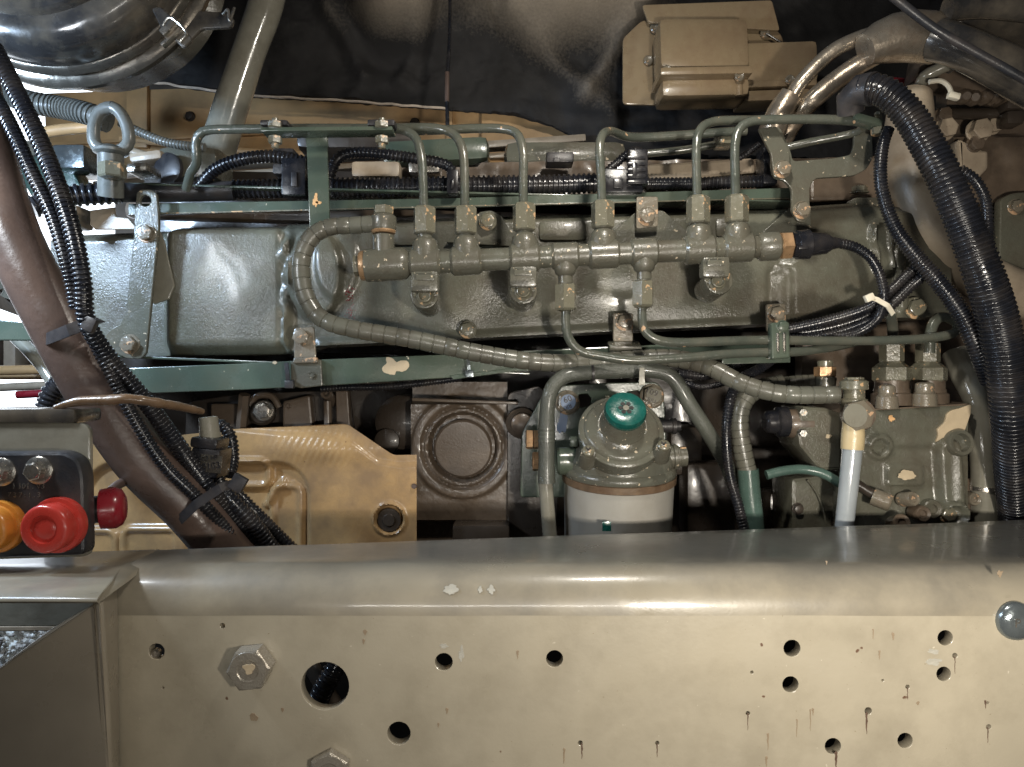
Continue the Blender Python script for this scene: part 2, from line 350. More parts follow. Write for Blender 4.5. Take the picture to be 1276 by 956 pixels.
def ss(a, b, x):
    t = min(1, max(0, (x-a)/(b-a))); return t*t*(3-2*t)
def sdbox(x, y, cx, cy, hx, hy, r):
    dx = abs(x-cx)-hx+r; dy = abs(y-cy)-hy+r
    return math.hypot(max(dx, 0), max(dy, 0))+min(max(dx, dy), 0)-r
def seg(x, y, ax_, ay, bx, by):
    vx, vy = bx-ax_, by-ay; t = max(0, min(1, ((x-ax_)*vx+(y-ay)*vy)/(vx*vx+vy*vy))); return math.hypot(x-ax_-t*vx, y-ay-t*vy)
def pl(pts):
    def f(x):
        if x <= pts[0][0]: return pts[0][1]
        for (a, b), (c, d) in zip(pts, pts[1:]):
            if x <= c: return b+(d-b)*(x-a)/(c-a)
        return pts[-1][1]
    return f
def nz3(x, y, s, o=0): return noise.noise(Vector((x/s, y/s, o)))
def patch(parent, x, y, D, r, m, seed, sx=1, sy=1, name='bare_patch', h=0.0003):
    n = 36; out = []
    for k in range(n):
        a = 2*math.pi*k/n; q = r*(0.78+0.5*noise.noise(Vector((math.cos(a)*1.1, math.sin(a)*1.1, seed*3.7)))+0.22*noise.noise(Vector((math.cos(a)*3, math.sin(a)*3, seed*1.3))))
        out.append((x+q*sx*math.cos(a), y+q*sy*math.sin(a)))
    return MB().plate(out, D-h, h*2, bev=0.0001).build(name, m, parent)
exec_parts = []
# ================================================================== SETTING
o = MB().box((638, 478, 1.75), 2400, 1500, 0.02).build('backdrop', 'dark'); tag(o, 'dark far side of the engine bay', None, kind='structure')
o = MB().box((-140, 300, 1.40), 560, 480, 0.02).build('daylight_opening', 'daylight'); tag(o, 'white daylight showing through the gap at the left', None, kind='structure')
# gravel seen through the gap at lower left: sheet of stones
mb = MB()
mb.relief(-60, 130, lambda x: 770, lambda x: 900, 0.62, lambda x, y: 0.004*nz3(x, y, 9)+0.002*nz3(x, y, 4), 3)
for k in range(140):
    x = random.uniform(-40, 70); y = random.uniform(778, 850); r = random.uniform(1.5, 4); c = P(x, y, 0.615)
    mb.lathe(c, (random.uniform(-1, 1), -1, random.uniform(-1, 1)), [(-R(r, .6), R(r*.3, .6)), (-R(r*.4, .6), R(r, .6)), (R(r*.4, .6), R(r*.9, .6)), (R(r, .6), R(r*.3, .6))], 6, rot=random.random())
o = mb.build('gravel', 'gravel', smooth=20); tag(o, 'gravel ground seen through the gap beside the frame', None, kind='stuff')
# ================================================================== FRAME RAIL
D0 = 0.42; RHO = 0.0239; ZT = -0.1069
frame = T('frame_rail', 'beige painted steel frame rail with holes across the bottom of the picture', 'frame rail', (638, 860, D0))
holes = [(195, 812, 10), (405, 855, 30), (553, 825, 11), (691, 821, 10.5), (497, 914, 14.5), (987, 808, 10.5), (985, 853, 10), (1178, 795, 9.5), (1176, 840, 9), (1038, 930, 10), (1128, 923, 9.5)]
smallh = [(1082, 886, 4.5), (1131, 856, 2.6), (1190, 817, 3.2), (1232, 906, 3.2), (1231, 876, 1.8), (932, 889, 2.6), (819, 926, 2.6), (723, 926, 3), (277, 780, 3.5), (1100, 848, 1.6), (937, 838, 2), (203, 857, 1.6)]
zb = ZT-RHO; ytop = 478-zb/(KX*D0)
out = [(128, ytop), (1440, ytop), (1440, 1180), (128, 1180)]
MB().plate(out, D0, 0.008, holes=holes+smallh, bev=0.00025).build('web_plate', 'rail', frame)
# flange with its rolled corner
mb = MB(); vs = []; fs = []; nx = 60; rows = []
for i in range(nx+1):
    X = -0.2325+0.6525*i/nx; xpx = 638+X/(KX*0.5)
    Dfar = 0.515+(xpx-638)*0.0000885
    prof = [(Dfar-0.002, ZT-0.008), (Dfar, ZT-0.0065), (Dfar, ZT-0.0015), (Dfar-0.002, ZT)]
    for k in range(1, 8): prof.append((Dfar+(D0+RHO-Dfar)*k/8, ZT))
    for k in range(13):
        a = math.pi/2*k/12; prof.append((D0+RHO-RHO*math.sin(a), ZT-RHO+RHO*math.cos(a)))
    prof.append((D0-0.00006, zb-0.0010)); prof.append((D0+0.0079, zb-0.0008)); 
    for k in range(9):
        a = math.pi/2*(1-k/8); q = RHO-0.008; prof.append((D0+RHO-q*math.sin(a), ZT-RHO+q*math.cos(a)))
    n = len(prof)
    for (d, z) in prof:
        wv = 0.0005*noise.noise(Vector((X*16, d*22, 0))); vs.append(Vector((X, d, z+wv)))
for i in range(nx):
    for k in range(n):
        k2 = (k+1) % n; fs.append((i*n+k, i*n+k2, (i+1)*n+k2, (i+1)*n+k))
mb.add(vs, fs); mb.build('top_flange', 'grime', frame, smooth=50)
def tallbolt(x, y, r, ln, m='worn_hex', rot=0.1):
    c = P(x, y, D0-0.0); a = Vector((0, -1, 0)); rr = R(r, D0); mb = MB()
    mb.hexp(c, a, rr, R(ln, D0), rot, ch=0.10)
    t = R(ln, D0); mb.lathe(c+a*(t-0.0002), a, [(0, rr*0.84), (0.0006, rr*0.82), (0.0007, rr*0.5), (0.0003, rr*0.44)], 26)
    return mb.build('bolt', m, frame, smooth=28)
b = tallbolt(318, 826, 27, 26)
patch(b, 310, 833, D0-R(26, D0)-0.0008, 9, 'barepatch', 5, 1.1, 0.8)
tallbolt(413, 957, 26, 13, rot=0.5)
# domed steel bolt at the right edge
c = P(1264, 773, D0); rr = R(24, D0)
o = MB().lathe(c, (0, -1, 0), [(0, rr), (rr*.12, rr), (rr*.3, rr*.94), (rr*.45, rr*.78), (rr*.55, rr*.5), (rr*.58, rr*.1)], 36).build('dome_bolt', 'zinc', frame)
text('P', 1268, 777, D0-rr*0.57, 16, 'steel', o, ext=0.0004)
c = P(196, 813, D0+0.006); MB().lathe(c, (0.1, -1, 0.1), [(0, R(6, D0)), (0.004, R(6, D0)), (0.005, R(4, D0))], 12).build('screw_end', 'steel', frame)
for i, (x, y, r, sx, sy) in enumerate([(563, 753, 9, 1.2, 1.0), (599, 748, 5, .7, 1.3), (613, 744, 6, .8, 1.4), (612, 751, 5, 1.1, .8)]):
    # scuffs lie on the rolled corner
    ang = math.radians(28); z = ZT-RHO+RHO*math.cos(math.radians(52)); 
    rnd = random.Random(i); n = 22; vsx = []
    for k in range(n):
        a = 2*math.pi*k/n; q = R(r, D0)*(0.75+rnd.uniform(-.18, .25)); X = (x-638)*KX*0.43+q*sx*math.cos(a)
        th = math.radians(58)+q*sy*math.sin(a)/RHO*0.8
        vsx.append(Vector((X, D0+RHO-(RHO+0.0005)*math.sin(th), ZT-RHO+(RHO+0.0005)*math.cos(th))))
    mb = MB(); mb.add(vsx+[v+Vector((0, 0.0005, -0.0005)) for v in vsx], [tuple(range(n))]+[(k, (k+1) % n, n+(k+1) % n, n+k) for k in range(n)]); mb.build('scuff_mark', 'scuff', frame)
patch(frame, 553, 805, D0, 6, 'scuff', 21, 1.0, .6, 'scuff_mark', 0.0002)
patch(frame, 575, 815, D0, 9, 'scuff', 22, .45, 1.3, 'scuff_mark', 0.0002)
patch(frame, 1163, 812, D0, 7, 'scuff', 23, 1.3, .5, 'scuff_mark', 0.0002)
patch(frame, 1163, 825, D0, 8, 'scuff', 24, 1.5, .6, 'scuff_mark', 0.0002)
rnd = random.Random(4)
def streak(x, y, ln, wd):
    sm = 'ruststain' if any(math.hypot(x-h[0], y-h[1]) < h[2]+7 for h in holes+smallh) else 'faint'
    n = 8; L_ = []; R_ = []
    for k in range(n+1):
        t = k/n; w_ = wd*(1-t)**0.7*(0.7+rnd.random()*0.6); cx = x+rnd.uniform(-.4, .4)
        L_.append((cx-w_/2-0.15, y+ln*t)); R_.append((cx+w_/2+0.15, y+ln*t))
    MB().plate(L_+R_[::-1], D0-0.0002, 0.0004, bev=0.00005).build('rust_streak', sm, frame)
    patch(frame, x, y, D0, max(1.3, wd*.8), sm, int(x+y), 1, .9, 'rust_spot', 0.00025)
for (x, y, ln, wd) in [(1080, 889, 26, 2.6), (1042, 938, 22, 3), (932, 890, 20, 1), (819, 928, 16, 1.4), (725, 928, 18, 2), (703, 934, 18, 2.4), (1190, 820, 20, .8), (1131, 858, 14, .9), (1231, 908, 18, 1),
                       (645, 812, 10, 2.4), (455, 787, 5, 4), (453, 798, 5, 3), (957, 915, 20, 2), (955, 944, 12, 2.6), (993, 897, 22, 1.2), (1010, 885, 26, 1.2), (1013, 884, 8, 2), (557, 884, 6, 3), (546, 902, 5, 2), (317, 894, 4, 7), (352, 884, 4, 3), (1228, 874, 9, 2), (1088, 785, 12, 1), (1113, 790, 8, 3), (1096, 812, 10, 2), (1144, 876, 3, 3), (1246, 714, 6, 5), (1030, 700, 4, 2)]:
    streak(x, y, ln, wd)
# things seen through the big hole
mb = MB(); vs = []; fs = []
for i in range(9):
    X = -0.45+(0.2225)*i/8; XF = -0.45+0.243*i/8; Dfar = 0.515+((638+X/(KX*0.5))-638)*0.0000885
    vs += [Vector((X, Dfar, ZT-.006)), Vector((X, Dfar, ZT-.001)), Vector((X, Dfar-.001, ZT)), Vector((X, .43, ZT)), Vector((XF, .3705, ZT+.0002)), Vector((XF, .369, ZT-.0008)), Vector((XF, .3687, ZT-.0018)), Vector((XF, .370, ZT-.003))]
for i in range(8):
    for k in range(8): fs.append((i*8+k, i*8+(k+1) % 8, i*8+8+(k+1) % 8, i*8+8+k))
fs += [tuple(range(8)), tuple(64+k for k in range(8))]
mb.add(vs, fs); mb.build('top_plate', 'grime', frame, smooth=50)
MB().plate([(-160, 745), (126, 745), (126, 781), (-160, 781)], 0.50, .004).build('inner_wall', 'pipegrey', frame)
MB().plate([(-160, 782), (126, 780), (126, 786), (-160, 789)], 0.52, .004).build('inner_lip', 'creamcast', frame)
# ------------------------------------------------------------------ gusset at lower left
gus = T('corner_gusset', 'dark beige folded gusset plate at the lower left, bright along its slanted edge', 'gusset', (60, 900, 0.385))
out = [(118, 752), (124, 752), (131, 860), (137, 980), (137, 1100), (-200, 1100), (-200, 985), (-10, 838)]
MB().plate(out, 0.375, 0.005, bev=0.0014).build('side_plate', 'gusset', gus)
mb = MB()
vs = [Vector((-.2073, .3707, ZT-.0012)), P(137, 980, 0.376), P(137, 1120, 0.376), P(155, 1120, 0.4188), P(149, 960, 0.4188), Vector((-.2236, .4188, ZT-.0012))]
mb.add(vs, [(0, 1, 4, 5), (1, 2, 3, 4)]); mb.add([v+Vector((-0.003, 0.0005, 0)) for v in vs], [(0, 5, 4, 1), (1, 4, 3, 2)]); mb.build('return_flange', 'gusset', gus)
mb = MB().sweep([(122, 753, .377), (70, 783, .377), (0, 834, .377), (-60, 878, .377)], 2.6, 8); mb.build('painted_glare_edge', 'can', gus)  # pale bead whose colour stands for the glare along the slanted edge
# dark channel behind gusset and above gravel
# ================================================================== VALVE BLOCK (left)
vb = T('valve_block', 'grey bracket with black port block holding coloured caps at the left edge', 'valve block', (40, 600, 0.42))
out = [(-80, 527), (104, 527), (112, 535), (112, 690), (104, 694), (-80, 700)]
MB().plate(out, 0.440, 0.004, bev=0.001, rnd=6).build('bracket_plate', 'pipegrey', vb)
MB().plate([(-80, 564), (80, 563), (97, 572), (104, 592), (106, 692), (-80, 698)], 0.428, 0.012, bev=0.002, rnd=10).build('port_block', 'blackrub', vb)
def shelf(x, y): return 0.003*nz3(x, y, 12)+0.002*nz3(x, y, 5)
mb = MB().box((8, 517, 0.452), 206, 18, 0.03, bev=0.003, rx=0); mb.build('top_lip', 'blackgloss', vb)
for (x, y) in [(49, 586), (3, 588)]: 
    mb = MB(); c = P(x, y, .428); rr = R(13, .428); a = Vector((0, -1, 0))
    mb.lathe(c, a, [(0, rr*1.35), (rr*.15, rr*1.35), (rr*.25, rr*1.2), (rr*.3, rr*.9)], 28); mb.hexp(c+a*rr*.2, a, rr*.92, rr*.95, 0.2); mb.lathe(c+a*rr*1.14, a, [(0, rr*.7), (.0004, rr*.66)], 18)
    mb.build('flange_bolt', 'steel', vb, smooth=28)
text('1 101 . V3', 35, 606, .4278, 10, 'steel', vb, ext=0.0002)
text('7 3 7 : 1 . 3', 30, 617, .4278, 9, 'steel', vb, ext=0.0002)
def cap(x, y, r, m, label, off=14):
    t = T('port_cap', label, 'cap', (x, y, .428), 'plastic port caps on the valve block'); c = P(x, y, .428); a = Vector((0, -1, 0)); rr = R(r, .428)
    MB().lathe(c, a, [(0, rr), (rr*.25, rr*1.02), (rr*.34, rr*.99), (rr*.36, rr*.86), (rr*.6, rr*.84)], 40).build('collar', m, t)
    MB().lathe(c+a*rr*.5, a, [(0, rr*.86), (rr*.42, rr*.87), (rr*.52, rr*.82), (rr*.56, rr*.74), (rr*.55, rr*.50), (rr*.44, rr*.48)], 40).build('rim', m, t)
    MB().lathe(c+a*rr*.72, a, [(0, rr*.46), (rr*.22, rr*.40), (rr*.26, rr*.33), (rr*.28, rr*.1)], 10).build('button', m, t)
cap(76, 653, 34, 'red', 'bright red round cap in the middle of the caps, beside the orange one')
cap(2, 655, 32, 'orange', 'orange round cap cut by the left edge beside the red cap')
t = T('port_cap', 'dark red cap on a black stub pointing right behind the bright red cap', 'cap', (135, 633, .45))
a = Vector((1, 0.35, 0.05)); c = P(108, 636, .45)
MB().lathe(c, a, [(0, R(17, .45)), (R(18, .45), R(17, .45))], 24).build('stub', 'blackrub', t)
MB().lathe(c+a.normalized()*R(16, .45), a, [(0, R(25, .45)), (R(16, .45), R(26, .45)), (R(24, .45), R(22, .45)), (R(28, .45), R(14, .45)), (R(29, .45), R(3, .45))], 28).build('cup', 'dkred', t)
o = MB().sweep([(138, 612, .50), (150, 603, .52), (172, 594, .56), (200, 590, .6)], 6, 10).build('thin_tube', 'hose_brown'); tag(o, 'thin brown tube crossing the tan shield behind the dark red side cap', 'tube')
o = MB().sweep([(68, 508, .44), (100, 500, .44), (135, 499, .44), (160, 497, .44), (195, 502, .45), (225, 507, .47), (252, 513, .49)], [3, 6, 7, 6, 6, 5.5, 4], 10, mode='lump').build('twine', 'twine'); tag(o, 'oily brown twisted tie lying over the big brown hose', 'tie')
# ================================================================== BIG BROWN HOSE + ITS TIES
hp = [(-45, 60, .50), (-20, 180, .50), (18, 300, .505), (78, 415, .515), (125, 497, .525), (178, 575, .535), (236, 634, .545), (285, 692, .56), (330, 735, .58)]
hose = MB().sweep(hp, [32, 32, 32, 34, 34, 33, 31, 29, 29], 28).build('coolant_hose', 'hose_brown')
tag(hose, 'fat brown rubber hose sweeping diagonally down the left side', 'hose')
def zip_tie(label, pts, m, wpx=6, head=None, group=None, hs=(16, 12), rot=0):
    t = T('cable_tie', label, 'cable tie', pts[len(pts)//2], group)
    W = [P(*p) for p in pts]; mb = MB(); vs = []; fs = []
    # flat band following the points
    dens = []
    for i in range(len(W)-1):
        for k in range(6): dens.append(W[i].lerp(W[i+1], k/6))
    dens.append(W[-1]); hw = R(wpx/2, pts[0][2])
    for i, p in enumerate(dens):
        tt = (dens[min(i+1, len(dens)-1)]-dens[max(i-1, 0)]).normalized(); s_ = tt.cross(Vector((0, 1, 0))).normalized()*hw; n_ = Vector((0, -0.0007, 0))
        vs += [p+s_+n_, p-s_+n_, p-s_-n_, p+s_-n_]
    for i in range(len(dens)-1):
        for k in range(4): fs.append((i*4+k, i*4+(k+1) % 4, i*4+4+(k+1) % 4, i*4+4+k))
    fs += [(0, 1, 2, 3), tuple(len(vs)-4+k for k in range(4))]
    mb.add(vs, fs).build('strap', m, t)
    if head: MB().box(head, hs[0], hs[1], 0.005, rot=rot, bev=0.0008).build('buckle', m, t)
    return t
zip_tie('broad black cable tie round the brown hose where it passes the green bracket', [(52, 424, .512), (60, 422, .493), (85, 412, .482), (108, 403, .487), (125, 398, .50)], 'blackrub', 14, (112, 404, .482), hs=(16, 18), rot=-25)
zip_tie('broad black cable tie round the lower end of the brown hose', [(217, 658, .545), (224, 648, .528), (245, 628, .522), (275, 608, .52), (300, 600, .53)], 'blackrub', 11, (297, 602, .518), hs=(18, 20), rot=-30)
# looms running with the hose
def loom(label, pts, r, pitch=5, m='black', name='wiring_loom', seg=14, amp=.16, group=None, cat='wiring loom'):
    o = MB().sweep(pts, r, seg, mode='corr', pitch=pitch, amp=amp).build(name, m, smooth=60); return tag(o, label, cat, group)
loom('thick black ribbed loom from the top left corner crossing down beside the brown hose', [(-8, 60, .50), (28, 130, .49), (60, 200, .485), (88, 280, .48), (103, 350, .48), (108, 400, .485), (135, 445, .50), (185, 505, .52), (225, 560, .54), (262, 610, .55), (300, 655, .57), (345, 710, .59)], 11, 5.6)
loom('slim black ribbed loom just left of the thick one at top left', [(-25, 90, .50), (10, 150, .49), (40, 215, .49), (66, 270, .49), (84, 330, .49), (96, 385, .493)], 9, 5.2)
loom('black ribbed loom lying close on the right side of the brown hose', [(115, 420, .50), (140, 470, .50), (172, 530, .51), (205, 580, .52), (245, 620, .53), (285, 665, .55), (310, 705, .57)], 8, 5)
loom('black ribbed loom bunched with others right of the lower cable tie', [(268, 595, .56), (290, 625, .56), (318, 655, .57), (350, 700, .59)], 10, 5.5)
loom('outermost black ribbed loom of the bunch behind the rail edge', [(290, 610, .58), (315, 635, .58), (345, 665, .59), (380, 700, .60)], 8, 5)
# connector at (262,560)
t = T('sensor_connector', 'black square plug with moulded number hanging beside the brown hose', 'connector', (262, 570, .56))
MB().box((263, 575, .56), 36, 36, 0.026, rot=-6, bev=0.003).build('body', 'black', t)
MB().box((262, 551, .56), 34, 14, 0.026, rot=-6, bev=0.003).build('collar', 'black', t)
MB().lathe(P(262, 546, .56), (-.10, 0, 1), [(0, R(13, .56)), (R(14, .56), R(12, .56)), (R(26, .56), R(11.5, .56)), (R(27, .56), R(9, .56))], 12).build('sleeve', 'pipegrey', t)
MB().box((263, 578, .5465), 27, 22, 0.0006, rot=-6, bev=0.0001).build('worn_face', 'darkmetal', t)
text('0103', 263, 581, .5458, 12, 'black', t, rot=6, ext=0.0003)
text('G3 HF', 261, 571, .5458, 8, 'black', t, rot=6, ext=0.0003)
loom('short black ribbed loom curling over behind the square plug', [(255, 532, .59), (275, 530, .59), (287, 545, .59), (290, 570, .59), (286, 592, .58)], 8, 5)
# ================================================================== TOP LEFT CANISTER
can = T('air_filter_canister', 'glossy black round air filter canister with clamp ring at top left', 'air filter', (80, -85, .58))
c = P(80, -88, .60); a = Vector((0.05, -1, -0.08)); q = lambda r: R(r, .60)
MB().lathe(c, a, [(0, q(192)), (.004, q(197)), (.010, q(197)), (.013, q(192)), (.014, q(184)), (.018, q(186)), (.022, q(183)), (.024, q(178))], 96).build('clamp_ring', 'darkmetal', can)
MB().lathe(c, a, [(0.0, q(180)), (.03, q(178)), (.048, q(173)), (.056, q(162)), (.058, q(150)), (.0585, q(143))], 96).build('body', 'blackgloss', can)
MB().lathe(c, a, [(0.05, q(141)), (.062, q(140)), (.066, q(136)), (.066, q(126)), (.060, q(122)), (.060, q(10))], 96).build('lid', 'blackgloss', can)
MB().lathe(c, a, [(-.06, q(170)), (-.01, q(182)), (0.0, q(186))], 64).build('rear_shell', 'blackgloss', can)
b = MB().box((212, 34, .545), 26, 9, 0.006, rot=45, bev=.001).build('latch', 'steel', can)
MB().sweep([(203, 32, .54), (213, 22, .538), (232, 40, .538), (224, 52, .54)], 1.8, 8).build('wire', 'steel', b)
MB().box((216, 46, .55), 36, 4, 0.006, rot=42, bev=.0008).build('clip_plate', 'steel', can)
MB().plate([(188, 10), (200, 8), (224, 30), (240, 48), (230, 58), (200, 34)], .552, .004, bev=.001, rnd=4).build('latch_bracket', 'blackgloss', can)
MB().plate([(225, 12), (280, 15), (292, 24), (288, 34), (250, 36), (228, 60), (206, 40)], .60, .004, bev=.001, rnd=5).build('ear', 'blackgloss', can)
MB().sweep([(278, 18, .60), (284, 12, .595), (286, 26, .595), (292, 10, .60)], 1.8, 8).build('spring_clip', 'steel', can)
# painted riser tube
o = MB().sweep([(340, -40, .74), (330, 10, .74), (312, 60, .74), (292, 120, .74), (270, 190, .74), (262, 215, .74)], [22, 21, 20, 21, 22, 22], 28).build('riser_tube', 'pipegrey'); tag(o, 'wide grey painted tube rising from the engine to the top edge', 'tube')
# ================================================================== FELT, CHASSIS, HANGING WIRE
botf = pl([(150, 92), (190, 100), (240, 108), (320, 118), (400, 122), (480, 128), (560, 134), (640, 140), (690, 155), (735, 178), (800, 192), (1200, 200)])
def ffoam(x, y):
    g = lambda cx, cy, sx, sy: math.exp(-((x-cx)/sx)**2-((y-cy)/sy)**2)
    v = 0.12*g(490, 5, 42, 42)+0.13*g(715, 0, 95, 50)+0.07*g(600, -40, 60, 40)-0.02*g(505, 75, 60, 22)
    for (a1, b1, a2, b2, wd_) in [(395, -20, 455, 95, 13), (560, -20, 500, 100, 12), (640, 40, 760, 150, 16), (330, -10, 300, 90, 12), (800, 20, 720, 130, 12)]: v += 0.016*math.exp(-(seg(x, y, a1, b1, a2, b2)/wd_)**2)
    v += 0.016*nz3(x, y+x*.4, 80)+0.004*nz3(x, y, 22)+0.0016*nz3(x, y, 6)+0.0008*nz3(x, y, 3, 4)
    return v+0.02*ss(60, 0, y)*0
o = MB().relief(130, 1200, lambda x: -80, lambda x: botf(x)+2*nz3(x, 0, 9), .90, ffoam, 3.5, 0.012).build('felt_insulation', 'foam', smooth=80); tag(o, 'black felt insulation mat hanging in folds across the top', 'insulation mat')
MB().sweep([(x, botf(x)+1.5+2.5*nz3(x, 0, 9), .897) for x in range(180, 560, 14)], 1.6, 6, mode='lump').build('torn_edge', 'fibre', o)
o = MB().sweep([(561, -30, .80), (560, 50, .80), (557, 110, .80), (558, 165, .80)], 2.4, 8).build('hanging_wire', 'black'); tag(o, 'thin black wire hanging in front of the felt mat', 'wire')
MB().sweep([(557.2, 90, .799), (557, 127, .799)], 2.9, 8).build('heat_mark', 'hose_brown', o)
ch = T('chassis_beam', 'tan painted chassis beam showing under the felt mat', 'beam', (430, 150, .98))
MB().box((430, 160, .98), 720, 96, 0.05, rot=2, bev=.004).build('beam_face', 'tan', ch)
MB().box((300, 168, .952), 480, 4, 0.006, rot=3, bev=.001).build('fold', 'tan', ch)
MB().box((172, 140, .95), 26, 90, 0.008, rot=0, bev=.002).build('end_plate', 'tan', ch)
MB().box((560, 150, .95), 8, 60, 0.006, bev=.001).build('rib', 'tan', ch)
for (x, y) in [(237, 145), (517, 153)]:
    bolt(ch, x, y, .953, 5, 'dkbrown')
mb = MB().box((420, 196, .90), 620, 9, 0.02, rot=4, bev=.002); mb.box((430, 210, .88), 620, 7, 0.02, rot=4, bev=.002); o = mb.build('plank', 'creamcast'); 
o2 = MB().sweep([(150, 172, .89), (300, 188, .89), (480, 196, .88), (640, 205, .88), (730, 212, .88)], 4, 8).build('tan_pipe', 'tan'); tag(o2, 'thin tan pipe running under the chassis beam', 'pipe')
tag(o, 'pair of cream ledges under the chassis beam', 'ledge')
MB().plate([(600, 140), (690, 150), (740, 182), (600, 182)], .935, .01).build('lower_web', 'tan', ch)
# ================================================================== ACTUATOR BOX
ab = T('control_box', 'tan painted control box with screws bolted under the cab floor', 'control box', (880, 90, .80))
MB().plate([(776, 48), (800, 25), (965, 34), (975, 45), (990, 130), (826, 131), (776, 130)], .815, .004, rnd=6, bev=.001).build('mount_plate', 'boxtan', ab)
MB().plate([(800, 6), (962, 0), (972, 38), (840, 30), (808, 28)], .80, .004, rnd=4).build('top_bracket', 'boxtan', ab)
MB().box((872, 66, .785), 110, 66, 0.04, rot=0, bev=.008, rx=-8).build('housing', 'boxtan', ab)
MB().box((873, 100, .775), 112, 10, 0.05, rot=1, bev=.003).build('lid_rim', 'boxtan', ab)
MB().box((873, 117, .785), 108, 26, 0.045, rot=1, bev=.008).build('lid', 'boxtan', ab)
MB().box((966, 85, .80), 92, 50, 0.035, rot=2, bev=.006).build('side_housing', 'boxtan', ab)
MB().box((964, 113, .80), 90, 9, 0.042, rot=2, bev=.003).build('side_rim', 'boxtan', ab)
MB().box((960, 126, .80), 84, 14, 0.036, rot=2, bev=.004).build('side_lid', 'boxtan', ab)
for (x, y, D) in [(831, 88, .755), (921, 96, .755), (816, 36, .81), (953, 42, .808), (984, 100, .775), (808, 76, .812)]:
    MB().lathe(P(x, y, D), (0, -1, 0), [(0, R(6, D)), (.002, R(6, D)), (.0032, R(4.5, D)), (.0024, R(2, D))], 14).build('screw', 'bolt', ab)
MB().lathe(P(921, 120, .765), (0, 0, 1), [(0, R(5, .76)), (R(26, .76), R(5, .76))], 12).build('hinge', 'boxtan', ab)
o = MB().sweep([(955, 42, .80), (985, 60, .80), (1010, 72, .82)], 1.5, 8).build('rod', 'dkbrown'); tag(o, 'thin dark rod behind the control box', 'rod')
# ================================================================== ENGINE BLOCK, HEAD
eng = T('engine_block', 'dark brown oily engine block behind all the pipes and covers', 'engine', (650, 600, .80))
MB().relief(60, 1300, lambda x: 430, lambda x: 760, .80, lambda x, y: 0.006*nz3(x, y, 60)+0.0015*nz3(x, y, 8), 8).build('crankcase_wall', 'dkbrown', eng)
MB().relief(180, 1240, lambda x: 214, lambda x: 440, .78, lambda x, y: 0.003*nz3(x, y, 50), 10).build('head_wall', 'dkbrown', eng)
# core plug housing
def fcore(x, y):
    d = math.hypot(x-577, y-557)
    v = 0.001*nz3(x, y, 40)+0.0002*nz3(x, y, 5)
    v += 0.004*ss(66, 62, d)-0.004*ss(54, 50, d)+0.003*ss(50, 47, d)-0.012*ss(44, 40, d)
    v += 0.0*d
    v -= 0.012*ss(504, 500, y)*1.0
    v -= 0.016*ss(648, 656, y)
    return v
MB().relief(512, 632, lambda x: 476, lambda x: 720, .705, fcore, 2, 0.05).build('plug_housing', 'brown', eng)
MB().lathe(P(577, 559, .707), (0, -1, -0.06), [(0, R(37, .7)), (.001, R(36.5, .7)), (.003, R(34, .7)), (.0035, R(14, .7)), (.0035, R(1, .7))], 40).build('core_plug', 'brown', eng)
MB().box((580, 500, .688), 132, 4, .01, rot=-2, bev=.001).build('ridge', 'brown', eng)
MB().box((600, 662, .69), 70, 22, .03, bev=.003).build('foot', 'dkbrown', eng)
MB().lathe(P(505, 525, .75), (0, -1, 0), [(0, R(34, .75)), (.02, R(33, .75)), (.024, R(26, .75))], 32).build('round_boss', 'dkbrown', eng)
MB().lathe(P(486, 548, .74), (0, -1, 0), [(0, R(16, .74)), (.02, R(15, .74)), (.022, R(9, .74))], 24).build('round_boss', 'dkbrown', eng)
MB().plate([(632, 490), (675, 480), (700, 560), (690, 700), (632, 700)], .70, .02, rnd=8).build('side_web', 'dkbrown', eng)
MB().lathe(P(650, 527, .70), (0, -1, 0), [(0, R(20, .7)), (.012, R(19, .7)), (.015, R(14, .7)), (.028, R(13, .7)), (.030, R(9, .7))], 24).build('boss', 'brown', eng)
bolt(eng, 661, 612, .70, 7, 'dkbrown')
for (x0, y0, w_, h_, d_) in [(880, 620, 60, 90, .74), (850, 560, 40, 60, .76), (1010, 640, 120, 60, .70)]:
    MB().box((x0, y0, d_), w_, h_, .04, bev=.006).build('casting_lump', 'dkbrown', eng)
# casting above the tan shield
cb = T('mount_bracket', 'brown cast bracket with thick bolt just under the green bar above the tan shield', 'bracket', (340, 515, .68))
MB().plate([(240, 500), (290, 492), (395, 487), (412, 489), (432, 497), (438, 545), (430, 560), (230, 560), (232, 505)], .69, .02, rnd=4).build('back_plate', 'dkbrown', cb)
MB().plate([(262, 503), (303, 503), (306, 530), (316, 560), (262, 560)], .674, .016, rnd=4, bev=.002).build('left_web', 'brown', cb)
MB().plate([(352, 500), (386, 492), (390, 535), (388, 560), (352, 560)], .674, .016, rnd=4, bev=.002).build('right_web', 'brown', cb)
MB().plate([(418, 487), (433, 487), (438, 560), (420, 560)], .676, .014, rnd=2, bev=.001).build('end_web', 'brown', cb)
MB().sweep([(311, 505, .675), (320, 494, .675), (338, 494, .675), (348, 508, .675)], 4, 8).build('arch', 'brown', cb)
MB().lathe(P(408, 492, .67), (0, -1, .35), [(-.02, R(7, .67)), (.004, R(7, .67)), (.004, R(4, .67)), (-.002, R(3.6, .67))], 20).build('tube_boss', 'brown', cb)
MB().sweep([(408, 500, .672), (409, 535, .672)], 5, 10).build('column', 'brown', cb)
MB().lathe(P(329, 514, .68), (0, -1, 0), [(0, R(16, .68)), (.006, R(16, .68)), (.008, R(13, .68))], 28).build('washer', 'dkbrown', cb)
b = bolt(cb, 329, 512, .668, 10.5, 'steel', h=1.0); 
